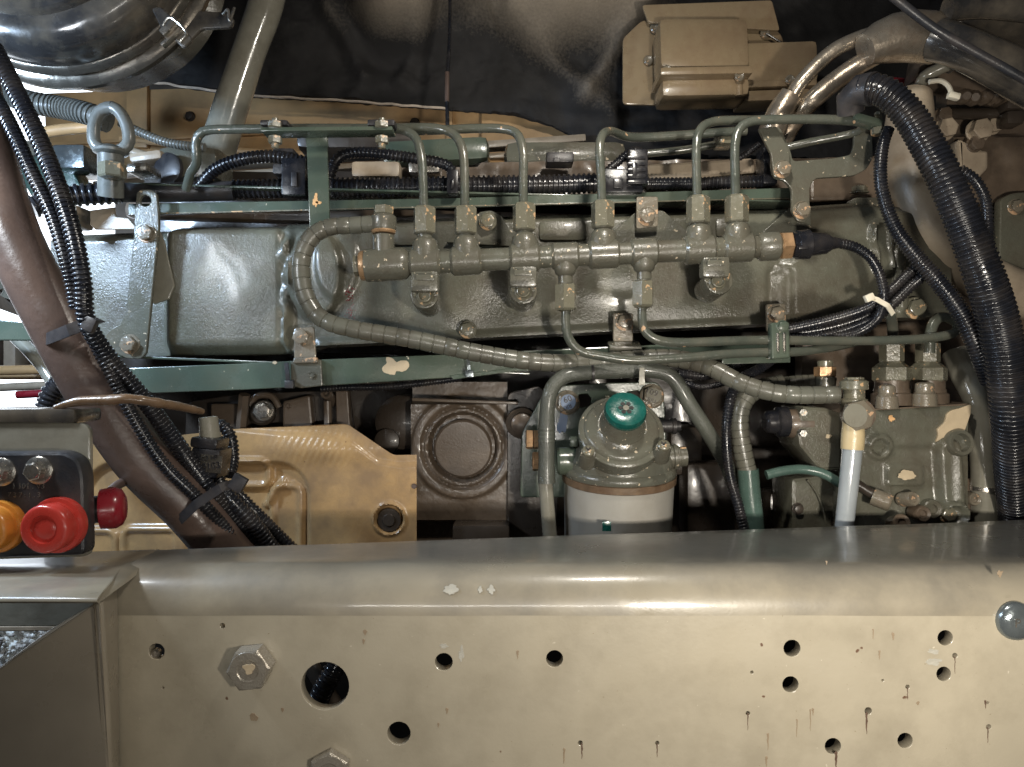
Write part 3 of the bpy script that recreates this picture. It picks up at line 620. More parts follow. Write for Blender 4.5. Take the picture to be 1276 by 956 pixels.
for (x, y) in [(359, 506), (299, 508)]:
    MB().lathe(P(x, y, .6735), (0, -1, 0), [(0, R(3, .67)), (.0012, R(2.8, .67)), (.0002, R(1.5, .67))], 12).build('rivet', 'brown', cb)
MB().lathe(P(303, 512, .665), (0.2, -.3, 1), [(-R(22, .66), R(7, .66)), (R(22, .66), R(7, .66))], 6).build('stay', 'brown', cb)
# ---------------------------------------------------------------- tan heat shield
topS = pl([(95, 520), (110, 545), (200, 545), (300, 534), (353, 532), (428, 528.5), (434, 530), (486, 565), (492, 567.5), (519, 567)])
botS = lambda x: 722
def fsh(x, y):
    v = 0
    d = sdbox(x, y, 245, 690, 138, 112, 38)             # big sunken panel
    v -= 0.006*ss(4, -4, d)
    for (cx, cy, hx, hy, r) in [(356, 700, 20, 96, 12), (110, 720, 34, 60, 14), (185, 720, 36, 62, 12), (248, 720, 24, 110, 12)]:
        e = sdbox(x+(y-cy)*0.0, y, cx, cy, hx, hy, r)
        v += 0.0045*(ss(4, -1, e)-0.55*ss(-3, -9, e))
    e = sdbox(x, y, 300, 590, 36, 18, 12); v += 0.0045*(ss(4, -1, e)-0.55*ss(-3, -9, e))
    e = seg(x, y, 330, 630, 352, 600); v += 0.0035*ss(6, 2, e)
    dd = math.hypot(x-485, y-647); v += 0.002*ss(23, 19, dd)-0.009*ss(19, 15, dd)+0.002*ss(10, 6, dd)
    ridge = pl([(300, 536), (350, 540), (400, 541), (440, 552), (470, 575), (500, 580), (525, 578)])(x)
    v -= 0.0025*ss(ridge+3, ridge-3, y)
    v += 0.004*math.exp(-((x-395)/70)**2-((y-560)/16)**2)
    v += 0.0006*math.sin((x+y*.5)*0.75)*math.exp(-((x-400)/50)**2-((y-555)/22)**2)
    return v+0.0006*nz3(x, y, 90)
sh = T('heat_shield', 'tan stamped heat shield with ribs and a round pocket above the rail', 'heat shield', (310, 620, .64))
MB().relief(95, 519, topS, botS, .655, fsh, 2.4, 0.002).build('stamped_plate', 'shield', sh, smooth=60)
MB().lathe(P(485, 648, .6575), (0, -1, 0), [(0, R(15, .65)), (.0008, R(14.5, .65)), (.0009, R(8, .65)), (.0025, R(7, .65))], 28).build('pocket_shade_disc', 'dkbrown', sh)  # dark disc added so the pocket's shade sits in its colour
MB().lathe(P(516, 606, .6525), (0, -1, 0), [(0, R(3.5, .65)), (.001, R(3, .65))], 10).build('rivet', 'hose_brown', sh)
# ================================================================== INTAKE COVER (long green casting)
cov = T('manifold_cover', 'long green grey cast manifold cover running behind the fuel rail', 'engine cover', (600, 360, .67))
topC = pl([(60, 290), (200, 284), (380, 280), (560, 272), (960, 262), (1000, 258), (1080, 252), (1180, 268)])
botC = pl([(60, 440), (160, 444), (360, 441), (398, 432), (620, 421), (950, 405), (975, 404), (1180, 395)])
def fcov(x, y):
    v = 0.0
    e = sdbox(x, y, 287, 361, 74, 76, 14)
    v += 0.016*ss(12, -10, e)
    v += 0.0007*nz3(x, y, 60, 2)*ss(10, -20, e)
    v -= 0.006*ss(215, 205, x)
    e2 = sdbox(x, y, 385+(y-360)*0.0, 375, 26, 60, 20); 
    mid = ss(392, 402, x)
    v += 0.009*ss(352, 362, x)*ss(12, -2, 400-y+(x-380)*0.0)*0
    v += 0.010*ss(355, 364, x+6*nz3(x, y, 18))*(1-ss(1100, 1150, x)*0.3)
    # round pad behind the end of the rail
    d = math.hypot((x-398)*1.0, (y-345)*0.62); v += 0.007*ss(36, 31, d)
    d = math.hypot((x-425), (y-330)*0.55); v += 0.004*ss(28, 22, d)*ss(300, 320, y)
    # ribs between mid section
    for cx, cy, sx, sy, h in [(560, 392, 30, 22, .004), (600, 350, 40, 26, .006), (470, 385, 26, 20, .004), (770, 366, 40, 14, .005), (700, 400, 26, 14, .002), (850, 385, 60, 16, .003), (655, 395, 22, 24, .003)]:
        v += 0.55*h*math.exp(-((x-cx)/sx)**2-((y-cy)/sy)**2)
    # right dome
    d = math.hypot((x-1040)/1.2, (y-372)); v += 0.006*ss(78, 60, d)
    ex = sdbox(x, y, 966, 380, 12, 46, 10); v -= 0.004*ss(3, -3, ex-2)*ss(330, 345, y)
    e = sdbox(x, y, 1090, 312, 12, 32, 12); v += 0.007*(ss(4, -1, e)) - 0.0035*ss(-3, -6, e)
    e = sdbox(x, y, 1112, 350, 6, 40, 6); v += 0.006*ss(3, -1, e)
    v += 0.0005*nz3(x, y, 50)
    v -= 0.010*ss(10, 0, y-topC(x))
    v += 0.003*ss(9, 5, botC(x)-y)*ss(396, 402, x)
    return v
MB().relief(58, 1180, topC, botC, .672, fcov, 3, 0.03).build('casting', 'rough_paint', cov, smooth=70)
text('8.04 II 50000II', 762, 362, .6615, 13, 'rough_paint', cov, rot=3, ext=0.0006)
for (x, y, D, r) in [(583, 411, .652, 9), (608, 276, .650, 9), (1140, 384, .655, 11)]: bolt(cov, x, y, D, r, 'nut')
bolt(cov, 1071, 240, .69, 9, 'nut', ax=(0, -.1, 1)); MB().box((1075, 258, .68), 32, 18, .02, bev=.002).build('boss', 'paint', cov)
MB().plate([(555, 302), (598, 264), (612, 262), (624, 268), (652, 308)], .655, .004, rnd=3).build('lug_web', 'paint', cov)
MB().plate([(744, 306), (792, 264), (826, 262), (872, 300)], .655, .004, rnd=3).build('lug_web', 'paint', cov)
MB().plate([(938, 300), (985, 258), (1010, 262), (1012, 300)], .655, .004, rnd=3).build('lug_web', 'paint', cov)
for (x, y, w_) in [(700, 290, 60), (905, 286, 34), (510, 296, 40)]:
    MB().box((x, y, .668), w_, 26, .02, bev=.006).build('runner', 'rough_paint', cov)
# red sealant trace
mb = MB()
for k in range(60):
    x = 436+random.gauss(0, 3); y = random.uniform(356, 400); p_ = P(x, y, .672-fcov(x, y)); r_ = R(random.uniform(.5, 1.3), .65); mb.lathe(p_, (0, -1, 0), [(-.001, r_), (.0002, r_*.6)], 6)
mb.build('sealant_trace', 'dkred', cov)
# dark gap behind and ledge
o = MB().box((560, 274, .715), 800, 20, .02, rot=-1.6, bev=.006).build('rail_ledge', 'brown', eng)
# ---------------------------------------------------------------- left strap bracket
sb = T('strap_bracket', 'pale green steel strap bracket with two bolts and an open hole at its top', 'bracket', (180, 340, .64))
MB().plate([(170, 240), (176, 236), (188, 236), (195, 241), (197, 262), (198, 282), (192, 340), (182, 440), (176, 447), (158, 447), (135, 436), (129, 420), (140, 409), (150, 404), (157, 387), (166, 300), (168, 262)], .638, .004, holes=[(181, 250, 7)], rnd=3, bev=.0008).build('strap', 'paint', sb)
MB().plate([(199, 288), (204, 300), (217, 356), (210, 373), (192, 379), (180, 372), (186, 300)], .652, .003, rnd=2).build('rear_plate', 'pipegrey', sb)
bolt(sb, 183, 291, .638, 9.5, 'bolt'); bolt(sb, 162, 429, .638, 10, 'bolt')
# left tab plate + horizontal bar cover strip
o = MB().plate([(112, 262), (142, 258), (144, 270), (160, 272), (172, 286), (118, 286), (112, 280)], .66, .003).build('bare_tab', 'creamcast'); tag(o, 'small pale tab left of the strap bracket hole', 'tab')
# ================================================================== UPPER GREEN CHANNEL + LOOMS
gc = T('upper_channel', 'long thin green channel carrying the black loom above the fuel rail', 'channel', (560, 252, .655))
mb = MB().plate([(160, 254), (560, 247), (985, 234), (988, 246), (560, 259), (160, 267)], .652, .003, bev=.0005); mb.build('front_flange', 'green', gc)
mb = MB().plate([(160, 266), (985, 246), (985, 247.5), (160, 268)], .6515, .0032, bev=.0004).build('lower_lip', 'nut', gc)
MB().box((572, 246, .670), 828, 2.5, .035, rot=-1.5, bev=.0005).build('tray', 'green', gc)
st = T('channel_stay', 'vertical green flat stay with a tan paint chip between clamp plate and channel', 'stay', (396, 230, .635))
MB().plate([(382, 183), (408, 183), (411, 288), (386, 291)], .632, .003, bev=.0005).build('strap', 'green', st)
MB().box((395, 176, .635), 27, 18, .003, bev=.0006, rx=25).build('bent_top', 'green', st)
patch(st, 393, 250, .632, 6, 'orangepatch', 3, .7, 1.9); patch(st, 397, 252, .632, 4, 'orangepatch', 9, 1.2, .6)
G1 = 'black ribbed looms'
loom('long fat black ribbed loom lying on the upper green channel', [(415, 234, .665), (480, 234, .665), (560, 232, .665), (640, 231, .665), (700, 230, .665), (745, 228, .665)], 12.5, 6.2)
loom('black ribbed loom on the channel left of the green stay', [(292, 236, .668), (340, 235, .668), (385, 234, .668)], 12, 6.2)
loom('thin black ribbed loom on the channel right of the black junction', [(806, 229, .668), (860, 229, .668), (920, 227, .668), (952, 226, .668)], 8, 5)
loom('black ribbed loom arching from the left into the grey plug', [(246, 236, .66), (268, 212, .655), (300, 199, .65), (340, 195, .65), (384, 203, .655)], 8, 5)
loom('black ribbed loom arching right of the green stay', [(410, 222, .65), (422, 197, .65), (450, 190, .65), (500, 195, .65), (548, 203, .65), (562, 212, .652), (563, 226, .655)], 7, 5)
loom('thick bluish black ribbed loom at the left of the channel', [(40, 258, .62), (70, 248, .63), (100, 243, .64), (150, 240, .65)], 14, 8)
o = MB().sweep([(150, 240, .655), (200, 240, .66), (292, 238, .665)], 12, 16).build('loom_sleeve', 'blackrub'); tag(o, 'smooth black taped sleeve between ribbed looms at upper left', 'sleeve')
def plug(label, x, y, D, w_, h_, m='black', rot=0, ribs=0, gm=None):
    t = T('plug_connector', label, 'connector', (x, y, D)); MB().box((x, y, D), w_, h_, .022, rot=rot, bev=.002).build('body', m, t)
    for k in range(ribs): MB().box((x, y-h_*.35+k*h_*.7/max(1, ribs-1), D-.011), w_*.94, h_*.1, .003, rot=rot, bev=.0006).build('rib', m, t)
    MB().box((x-w_*.1, y, D-.011), w_*.25, h_*.4, .004, rot=rot, bev=.0008).build('clip', gm or m, t); return t
plug('black plug with a grey clip under the arching loom left of the green stay', 370, 224, .655, 30, 46, gm='blackrub')
plug('dark grey junction plug behind the arching loom near the green stay', 357, 205, .665, 26, 32, 'blackrub')
plug('black junction box on the loom below the plug elbow', 775, 229, .655, 48, 30)
plug('ribbed black plug standing on the junction box', 793, 212, .650, 24, 44, ribs=5)
plug('small dark plug on the grey cover between the injector pipes', 697, 200, .69, 34, 13, 'blackrub')
plug('black plug on the fat loom behind the second injector pipe', 565, 230, .650, 14, 30)
plug('black plug near the end of the channel at the right', 955, 210, .67, 18, 46)
loom('short black ribbed loom leading up into the ribbed plug', [(755, 215, .66), (770, 202, .66), (785, 190, .655), (797, 190, .65), (798, 205, .65)], 5.5, 4)
loom('short thin black loom behind the right injector pipes', [(915, 200, .68), (930, 192, .68), (946, 180, .68)], 4, 3.6)
# rocker cover pieces behind
rc = T('rocker_cover', 'dark green rocker cover pieces showing behind the loom', 'engine cover', (560, 200, .73))
MB().box((545, 196, .74), 130, 30, .05, rot=3, bev=.008).build('cover_end', 'green', rc)
MB().box((703, 200, .75), 150, 34, .05, rot=0, bev=.012).build('cover_boss', 'paint', rc)
MB().box((450, 180, .76), 150, 30, .05, rot=0, bev=.012).build('cover_boss', 'dkbrown', rc)
MB().box((245, 210, .72), 78, 44, .05, rot=0, bev=.014).build('thermostat_boss', 'paint', rc)
MB().lathe(P(212, 212, .69), (-.3, -1, 0), [(0, R(20, .69)), (.004, R(20, .69)), (.005, R(17, .69))], 30).build('round_tab', 'blackrub', rc)
hd = T('head_casting', 'brown cylinder head casting strip behind the looms and pipes', 'engine part', (820, 212, .72))
MB().relief(440, 1120, lambda x: 204-(x-440)*0.012+(6 if x < 600 else 0), lambda x: 242, .715, lambda x, y: 0.004*nz3(x, y, 30)+0.0015*nz3(x, y, 10), 5).build('head_strip', 'brown', hd)
MB().plate([(806, 204), (940, 196), (942, 216), (820, 228), (806, 224)], .695, .012, rnd=4, bev=.003).build('port_flange', 'creamcast', hd)
MB().plate([(1010, 200), (1110, 192), (1110, 250), (1010, 250)], .700, .012, rnd=4, bev=.003).build('end_flange', 'brown', hd)
MB().box((470, 214, .70), 60, 20, .02, bev=.004).build('boss', 'creamcast', hd)
MB().box((530, 208, .70), 40, 22, .02, bev=.004).build('bright_boss', 'steel', hd)
# ================================================================== FUEL RAIL
def ry(x): return 330-(x-480)*0.048
fr = T('fuel_rail', 'green grey common fuel rail tube with screwed ports across the middle of the engine', 'fuel rail', (720, 320, .60))
FD = .600
MB().sweep([(505, ry(505), FD), (700, ry(700), FD), (960, ry(960), FD)], 14, 28, step=.02).build('tube', 'paint', fr)
axr = (P(960, ry(960), FD)-P(480, ry(480), FD)).normalized(); q = lambda r: R(r, FD)
MB().lathe(P(456, ry(456), FD), axr, [(0, q(20)), (q(3), q(20.5)), (q(44), q(20.5)), (q(50), q(19)), (q(54), q(15))], 32).build('end_block', 'paint', fr)
MB().lathe(P(449, ry(449), FD), axr, [(0, q(17)), (q(2), q(18.5)), (q(8), q(18.5)), (q(9), q(16))], 28).build('end_washer', 'brass', fr)
MB().hexp(P(449, ry(449), FD), -axr, q(13), q(8), .3).build('end_plug', 'nut', fr)
MB().lathe(P(944, ry(944), FD), axr, [(0, q(15)), (q(4), q(18)), (q(24), q(18)), (q(27), q(15))], 28).build('sensor_seat', 'paint', fr)
MB().lathe(P(970, ry(970), FD), axr, [(0, q(15)), (q(2), q(18)), (q(14), q(18)), (q(16), q(15))], 6, rot=.2).build('sensor_nut', 'brass', fr)
upx = [530, 581, 654, 752, 871, 919]
lowx = [704, 802]
def sleeve(x, r=18, w_=38):
    c = P(x-w_/2, ry(x-w_/2), FD); return MB().lathe(c, axr, [(0, q(r-3)), (q(3), q(r)), (q(w_-3), q(r)), (q(w_), q(r-3))], 30).build('port_sleeve', 'paint', fr)
for x in upx: sleeve(x)
for x in lowx: sleeve(x, 17, 34)
for x in upx:
    c = P(x, ry(x), FD)
    MB().lathe(c, (-.02, 0, 1), [(0, q(16.5)), (q(18), q(16.5)), (q(26), q(15)), (q(30), q(12)), (q(31), q(9)), (q(38), q(9))], 26).build('port', 'paint', fr)
for x in lowx:
    c = P(x, ry(x), FD)
    MB().lathe(c, (.02, 0, -1), [(0, q(14.5)), (q(15), q(14.5)), (q(22), q(12.5)), (q(25), q(9)), (q(34), q(9))], 26).build('port', 'paint', fr)
for (x, y, ox) in [(530, 370, 0), (652, 364, 0), (889, 352, 4)]:
    MB().box((x+ox*.2, y-18, .598), 34, 26, .014, bev=.003, rot=0).build('lug_neck', 'paint', fr)
    MB().lathe(P(x+ox, y, .61), (0, -1, .1), [(-.03, q(17)), (.004, q(18)), (.007, q(17)), (.0075, q(14))], 30).build('mounting_lug', 'paint', fr)
    MB().lathe(P(x+ox, y, .602), (0, -1, .1), [(0, q(11)), (.002, q(11)), (.003, q(9)), (.006, q(8.5)), (.0065, q(7)), (.0045, q(5.5)), (.0045, q(1))], 20).build('socket_bolt', 'nut', fr)
    MB().plate([(x+ox-17, y-10), (x+ox+17, y-12), (x+ox+15, y-2), (x+ox-14, y)], .6005, .002, bev=.0004).build('worn_flat', 'nut', fr)
for (x, y) in [(530, 346), (652, 340), (892, 328)]:
    MB().box((x, y, .583), 22, 7, .003, bev=.0005).build('flat_pad', 'paint', fr)
# banjo at the left end
bj = T('return_banjo', 'upright banjo fitting at the left end of the fuel rail where the spiral hose joins', 'fitting', (477, 290, FD))
MB().lathe(P(478, 322, FD), (0, 0, 1), [(0, q(13)), (q(28), q(13.5)), (q(30), q(11))], 26).build('stem', 'paint', bj)
MB().lathe(P(478, 291, FD), (0, 0, 1), [(0, q(14)), (q(2), q(15.5)), (q(5), q(14))], 26).build('washer', 'brass', bj)
MB().lathe(P(478, 288, FD), (0, 0, 1), [(0, q(14)), (q(4), q(16)), (q(17), q(16)), (q(20), q(13))], 26).build('eye', 'paint', bj)
MB().hexp(P(478, 268, FD), (0, 0, 1), q(13), q(11), .3).build('bolt_head', 'nut', bj)
# sensor connector and lead
sc_ = T('rail_sensor_plug', 'black round plug on the right end of the fuel rail', 'connector', (1010, 304, FD))
MB().lathe(P(985, ry(985), FD), axr, [(0, q(13)), (q(2), q(16)), (q(7), q(16)), (q(8), q(18)), (q(22), q(18.5)), (q(24), q(15)), (q(44), q(13)), (q(52), q(8)), (q(60), q(6.5))], 28).build('body', 'black', sc_)
for k in range(5):
    a_ = k*1.25; MB().box((1000+k*0, ry(1000)+14*math.cos(a_), FD-.0095*abs(math.sin(a_))), 12, 4, .006, bev=.001).build('grip', 'black', sc_)
loom('black ribbed sensor lead curving down from the rail plug to the white tie', [(1044, 303, .60), (1065, 308, .60), (1085, 322, .60), (1097, 345, .60), (1101, 370, .60), (1094, 396, .605), (1070, 414, .61), (1040, 420, .62)], 6.5, 4)
# ================================================================== INJECTOR PIPES
def pipe(label, pts, r, nutc=None, group=None, m='pipe', nup=True, nr=14.5, nh=34, name='injector_pipe', cat='fuel pipe', rot=0.25):
    x, y, D = pts[0]
    t = T(name, label, cat, pts[0], group)
    MB().sweep(pts, r, 14, step=.0045).build('tube', m, t)
    if nutc:
        nx_, ny, nd = nutc; a = Vector((0, 0, 1 if nup else -1)); 
        b = P(nx_, ny, nd); h = R(nh, nd); rr = R(nr, nd)
        MB().lathe(b-a*R(1, nd), a, [(0, rr*.72), (h*.04, rr*.86)]+[(h*.05, rr*.86)], 24).add([], []).build('nut_seat', 'paint', t)
        MB().lathe(b, a, [(0, rr*.86), (h*.05, rr), (h*.92, rr), (h, rr*.84), (h+rr*.1, rr*.5)], 6, rot=rot).build('union_nut', 'nut', t, smooth=20)
    return t
GI = 'injector pipes rising from the fuel rail'
pipe('green injector pipe on the leftmost rail port, bending left to the clamp plate', [(528, 262, FD), (527, 225, .60), (525, 195, .60), (518, 172, .602), (502, 162, .606), (480, 160, .61), (440, 160, .612)], 5.6, (529, 292, FD), GI)
pipe('green injector pipe on the second rail port from the left', [(579, 262, FD), (579, 225, .60), (577, 190, .60), (568, 170, .603), (550, 161, .608), (520, 159, .612), (450, 161, .62)], 5.6, (580, 292, FD), GI)
pipe('green injector pipe on the third rail port, reaching left over the other two', [(652, 257, FD), (652, 220, .60), (652, 190, .60), (645, 168, .604), (628, 161, .61), (600, 160, .616), (550, 162, .62), (520, 163, .63)], 5.6, (653, 288, FD), GI)
pipe('green injector pipe on the fourth rail port, turning away behind the control box', [(750, 253, FD), (749, 220, .60), (747, 185, .60), (751, 168, .605), (762, 164, .625), (785, 171, .645), (830, 170, .65), (900, 165, .65), (930, 163, .65)], 5.6, (751, 285, FD), GI)
pipe('green injector pipe on the fifth rail port with a tight bend to the right', [(869, 247, FD), (868, 215, .60), (868, 180, .60), (873, 161, .602), (888, 152, .61), (915, 150, .615), (960, 150, .62)], 5.6, (870, 279, FD), GI)
pipe('green injector pipe on the rightmost rail port running right to the end clamp', [(917, 246, FD), (916, 215, .60), (916, 180, .60), (922, 160, .60), (938, 151, .60), (970, 149, .60), (1030, 149, .60), (1078, 152, .60)], 5.8, (918, 278, FD), GI)
pipe('green pipe from the engine at left bending right along the clamp plate', [(232, 236, .64), (238, 215, .63), (245, 203, .62), (244, 180, .615), (249, 167, .612), (262, 162, .612), (300, 161, .612), (380, 160, .612), (440, 160, .613)], 5.6)
pipe('lower return pipe running right below the thick pipe towards the end clamp', [(970, 186, .64), (1010, 177, .63), (1060, 167, .62), (1075, 160, .61)], 4.8)
pipe('thin green pipe behind the fifth injector pipe', [(800, 192, .68), (850, 187, .675), (905, 178, .67)], 4.6)
MB_ = plug('brown clamp block on the thin pipe behind the right injector pipes', 902, 176, .665, 20, 15, 'nut')
# clamp plate
cp = T('clamp_plate', 'narrow green clamp plate holding the left injector pipes with two bolts', 'clamp', (410, 164, .60))
MB().box((410, 165, .60), 162, 5, .018, rot=0.5, bev=.0008).build('lower_plate', 'green', cp)
MB().box((345, 157, .60), 34, 7, .018, bev=.002).build('saddle', 'blackrub', cp); MB().box((477, 157, .60), 34, 8, .018, bev=.002).build('saddle', 'blackrub', cp)
for x in (343, 476):
    MB().lathe(P(x, 158, .592), (0, 0, 1), [(0, R(4, .6)), (R(10, .6), R(4, .6))], 12).build('stud', 'nut', cp)
    MB().hexp(P(x, 160, .592), (0, 0, 1), R(9, .6), R(8, .6)).build('bolt', 'nut', cp)
    MB().hexp(P(x, 170, .592), (0, 0, -1), R(8.5, .6), R(9, .6)).build('nut', 'nut', cp)
    MB().lathe(P(x, 178, .592), (0, 0, -1), [(0, R(5, .6)), (R(7, .6), R(4, .6))], 12).build('stud_end', 'nut', cp)
# right bracket
rb = T('pipe_bracket', 'flat green steel bracket with curved arm and two bolts right of the rail', 'bracket', (1010, 215, .62))
MB().plate([(947, 160), (972, 158), (985, 187), (988, 201), (1040, 197), (1060, 193), (1064, 183), (1065, 160), (1087, 156), (1088, 197), (1080, 211), (1064, 219), (1016, 222), (1009, 232), (1009, 256), (1012, 266), (1004, 277), (994, 276), (986, 262), (987, 236), (978, 225), (964, 221), (961, 208), (962, 190), (952, 172)], .618, .004, rnd=5, bev=.0006).build('plate', 'paint', rb)
MB().plate([(945, 160), (968, 157), (984, 188), (985, 212), (976, 222), (964, 220), (961, 192), (951, 172)], .612, .004, rnd=3, bev=.0008).build('arm', 'paint', rb)
bolt(rb, 975, 211, .612, 9, 'bolt'); bolt(rb, 999, 262, .618, 9, 'bolt')
MB().lathe(P(1094, 168, .60), (0, 0, 1), [(0, R(8, .6)), (R(8, .6), R(8.5, .6)), (R(9, .6), R(5, .6)), (R(20, .6), R(5, .6)), (R(28, .6), R(4, .6))], 6).build('end_clamp_bolt', 'nut', rb)
MB().box((1078, 152, .60), 36, 9, .014, rot=-15, bev=.002).build('end_clamp', 'green', rb)
# strap at 806
ms = T('middle_strap', 'small flat strap with a rusty bolt hanging from the channel between injector pipes', 'strap', (806, 265, .645))
MB().plate([(793, 245), (820, 245), (820, 282), (793, 285)], .645, .003, rnd=3, bev=.0006).build('strap', 'bolt', ms); bolt(ms, 806, 270, .645, 9.5, 'bolt')
# tab between the lower pipes
mt_ = T('lower_tab', 'square bolted tab at the bottom edge of the cover between the two lower pipes', 'tab', (777, 407, .645))
MB().plate([(764, 390), (789, 390), (789, 426), (764, 426)], .645, .004, rnd=3, bev=.001).build('plate', 'bolt', mt_); bolt(mt_, 778, 401, .645, 9, 'bolt')
MB().box((778, 432, .64), 40, 7, .016, rx=20, bev=.001).build('foot', 'paint', mt_)
# ================================================================== LOWER GREEN BAR
lb = T('lower_green_bar', 'long green bar with bare cream patch below the manifold cover', 'bar', (400, 470, .64))
MB().plate([(150, 459), (300, 453), (400, 448), (580, 441), (760, 432), (960, 424), (960, 446), (760, 455), (640, 460), (560, 471), (400, 481), (300, 486), (190, 490), (165, 480)], .642, .004, bev=.0008).build('front_face', 'green', lb)
MB().box((400, 455, .66), 520, 3, .035, rot=-2.4, bev=.0006).build('top_face', 'green', lb)
patch(lb, 492, 457, .642, 18, 'barepatch', 2, .95, .85)
patch(lb, 342, 452, .642, 4, 'barepatch', 6, 1, .6)
MB().plate([(560, 468), (640, 459), (700, 456), (700, 460), (640, 463), (565, 473)], .640, .003, bev=.0004).build('bright_edge', 'green', lb)
MB().box((200, 470, .655), 60, 2.5, .02, rot=-2, bev=.0003).build('toothed_strip', 'black', lb)
sb2 = T('bar_strap', 'pressed strap bracket bolting the lower green bar to the cover at the hose bend', 'bracket', (382, 445, .63))
MB().plate([(366, 409), (391, 407), (394, 446), (366, 449)], .640, .003, rnd=4, bev=.001).build('upper_tab', 'bolt', sb2)
MB().plate([(366, 446), (394, 445), (396, 452), (364, 453)], .634, .006, rnd=2, bev=.001).build('step', 'bolt', sb2)
MB().plate([(362, 450), (400, 448), (402, 481), (374, 484), (362, 480)], .637, .004, rnd=2, bev=.001).build('lower_tab', 'paint', sb2)
bolt(sb2, 376, 420, .640, 10, 'bolt', flange=0)
MB().lathe(P(389, 468, .6365), (0, -1, 0), [(0, R(4.5, .63)), (.0006, R(4.2, .63)), (.0002, R(3.2, .63)), (.0012, R(2.6, .63))], 18).build('rivet', 'paint', sb2)
zip_tie('narrow black tie hanging round the lower green bar left of the pressed strap', [(357, 452, .635), (358, 466, .634), (360, 480, .635)], 'blackrub', 5, (361, 479, .633), hs=(11, 10))
zip_tie('small black tie with blue end on the lower green bar near its middle', [(583, 445, .635), (584, 455, .634), (585, 467, .635)], 'zinc', 4, (585, 466, .633), hs=(10, 9))
loom('thin black ribbed loom running just under the lower green bar', [(400, 485, .66), (430, 483, .66), (480, 482, .66), (530, 477, .66), (575, 471, .66)], 4.5, 3.8)
# ================================================================== SPIRAL HOSE + LOWER PIPES
def wraph(label, pts, r, pitch=14, m='greyhose', name='spiral_hose', cat='hose', amp=.09):
    o = MB().sweep(pts, r, 18, mode='wrap', pitch=pitch, amp=amp).build(name, m, smooth=55); return tag(o, label, cat)
wraph('long grey spiral wrapped hose looping from the rail banjo down and right to the pump', [(466, 279, .60), (440, 281, .60), (412, 283, .60), (390, 294, .60), (377, 318, .60), (376, 348, .60), (384, 376, .60), (402, 398, .60), (440, 410, .60), (520, 424, .605), (600, 441, .61), (680, 452, .615), (760, 450, .625), (830, 446, .625), (880, 456, .615), (925, 478, .60), (975, 491, .59), (1045, 492, .585)], [10.5]*3+[11]*12+[11, 11, 11], 15)
pipe('steel pipe from the left lower rail port sweeping right under the cover', [(706, 370, FD), (705, 400, .60), (708, 420, .60), (722, 437, .60), (750, 444, .60), (790, 449, .60), (850, 446, .602), (910, 441, .606), (960, 439, .61), (1000, 438, .612), (1040, 432, .62), (1070, 425, .64)], 5.8, (705, 354, FD), name='rail_feed_pipe', nup=False, nh=33, nr=14)
pipe('steel pipe from the right lower rail port ending at the pump union', [(801, 368, FD), (800, 395, .60), (804, 413, .60), (820, 424, .60), (850, 427, .602), (910, 425, .606), (960, 424, .61), (1040, 425, .61), (1120, 424, .61), (1168, 420, .612), (1190, 414, .616), (1192, 404, .62), (1180, 396, .62), (1168, 397, .62), (1160, 412, .62), (1158, 440, .62)], [5.8]*12+[6.5]*4, (801, 350, FD), name='rail_feed_pipe', nup=False, nh=33, nr=14)
pc = T('pipe_clamp', 'ribbed metal clamp with a bolt holding both lower pipes at the right', 'clamp', (972, 420, .60))
MB().plate([(961, 402), (984, 401), (985, 446), (962, 448)], .598, .010, rnd=3, bev=.0015).build('clamp_body', 'green', pc)
for x in (969, 977): MB().sweep([(x, 415, .5975), (x+.5, 438, .5975)], 1.8, 8).build('rib', 'steel', pc)
bolt(pc, 975, 407, .598, 6.5, 'green')
MB().plate([(955, 379), (979, 378), (980, 412), (956, 414)], .640, .004, rnd=3, bev=.001).build('upper_tab', 'bolt', pc); bolt(pc, 967, 391, .640, 9, 'bolt')
MB().plate([(900, 445), (985, 444), (985, 452), (900, 454)], .615, .003, bev=.0006).build('lower_strip', 'green', pc)
# cable bunch at right with the white tie
for i, (dy, dd, lab) in enumerate([(0, 0, 'upper'), (9, .006, 'middle'), (19, .0, 'lower')]):
    loom('%s black ribbed loom of the three gathered by the white tie' % lab, [(975, 412+dy*.6, .635+dd), (1030, 400+dy, .625+dd), (1080, 384+dy, .615+dd), (1110, 362+dy, .61+dd), (1135, 338+dy, .605+dd), (1152, 322+dy*1.1, .60+dd)], 6.8, 4.2)
zip_tie('white nylon cable tie round the bunch of black looms', [(1079, 370, .600), (1092, 373, .596), (1106, 381, .596), (1113, 392, .600)], 'nylon', 6, (1083, 371, .597), hs=(11, 9), rot=25)
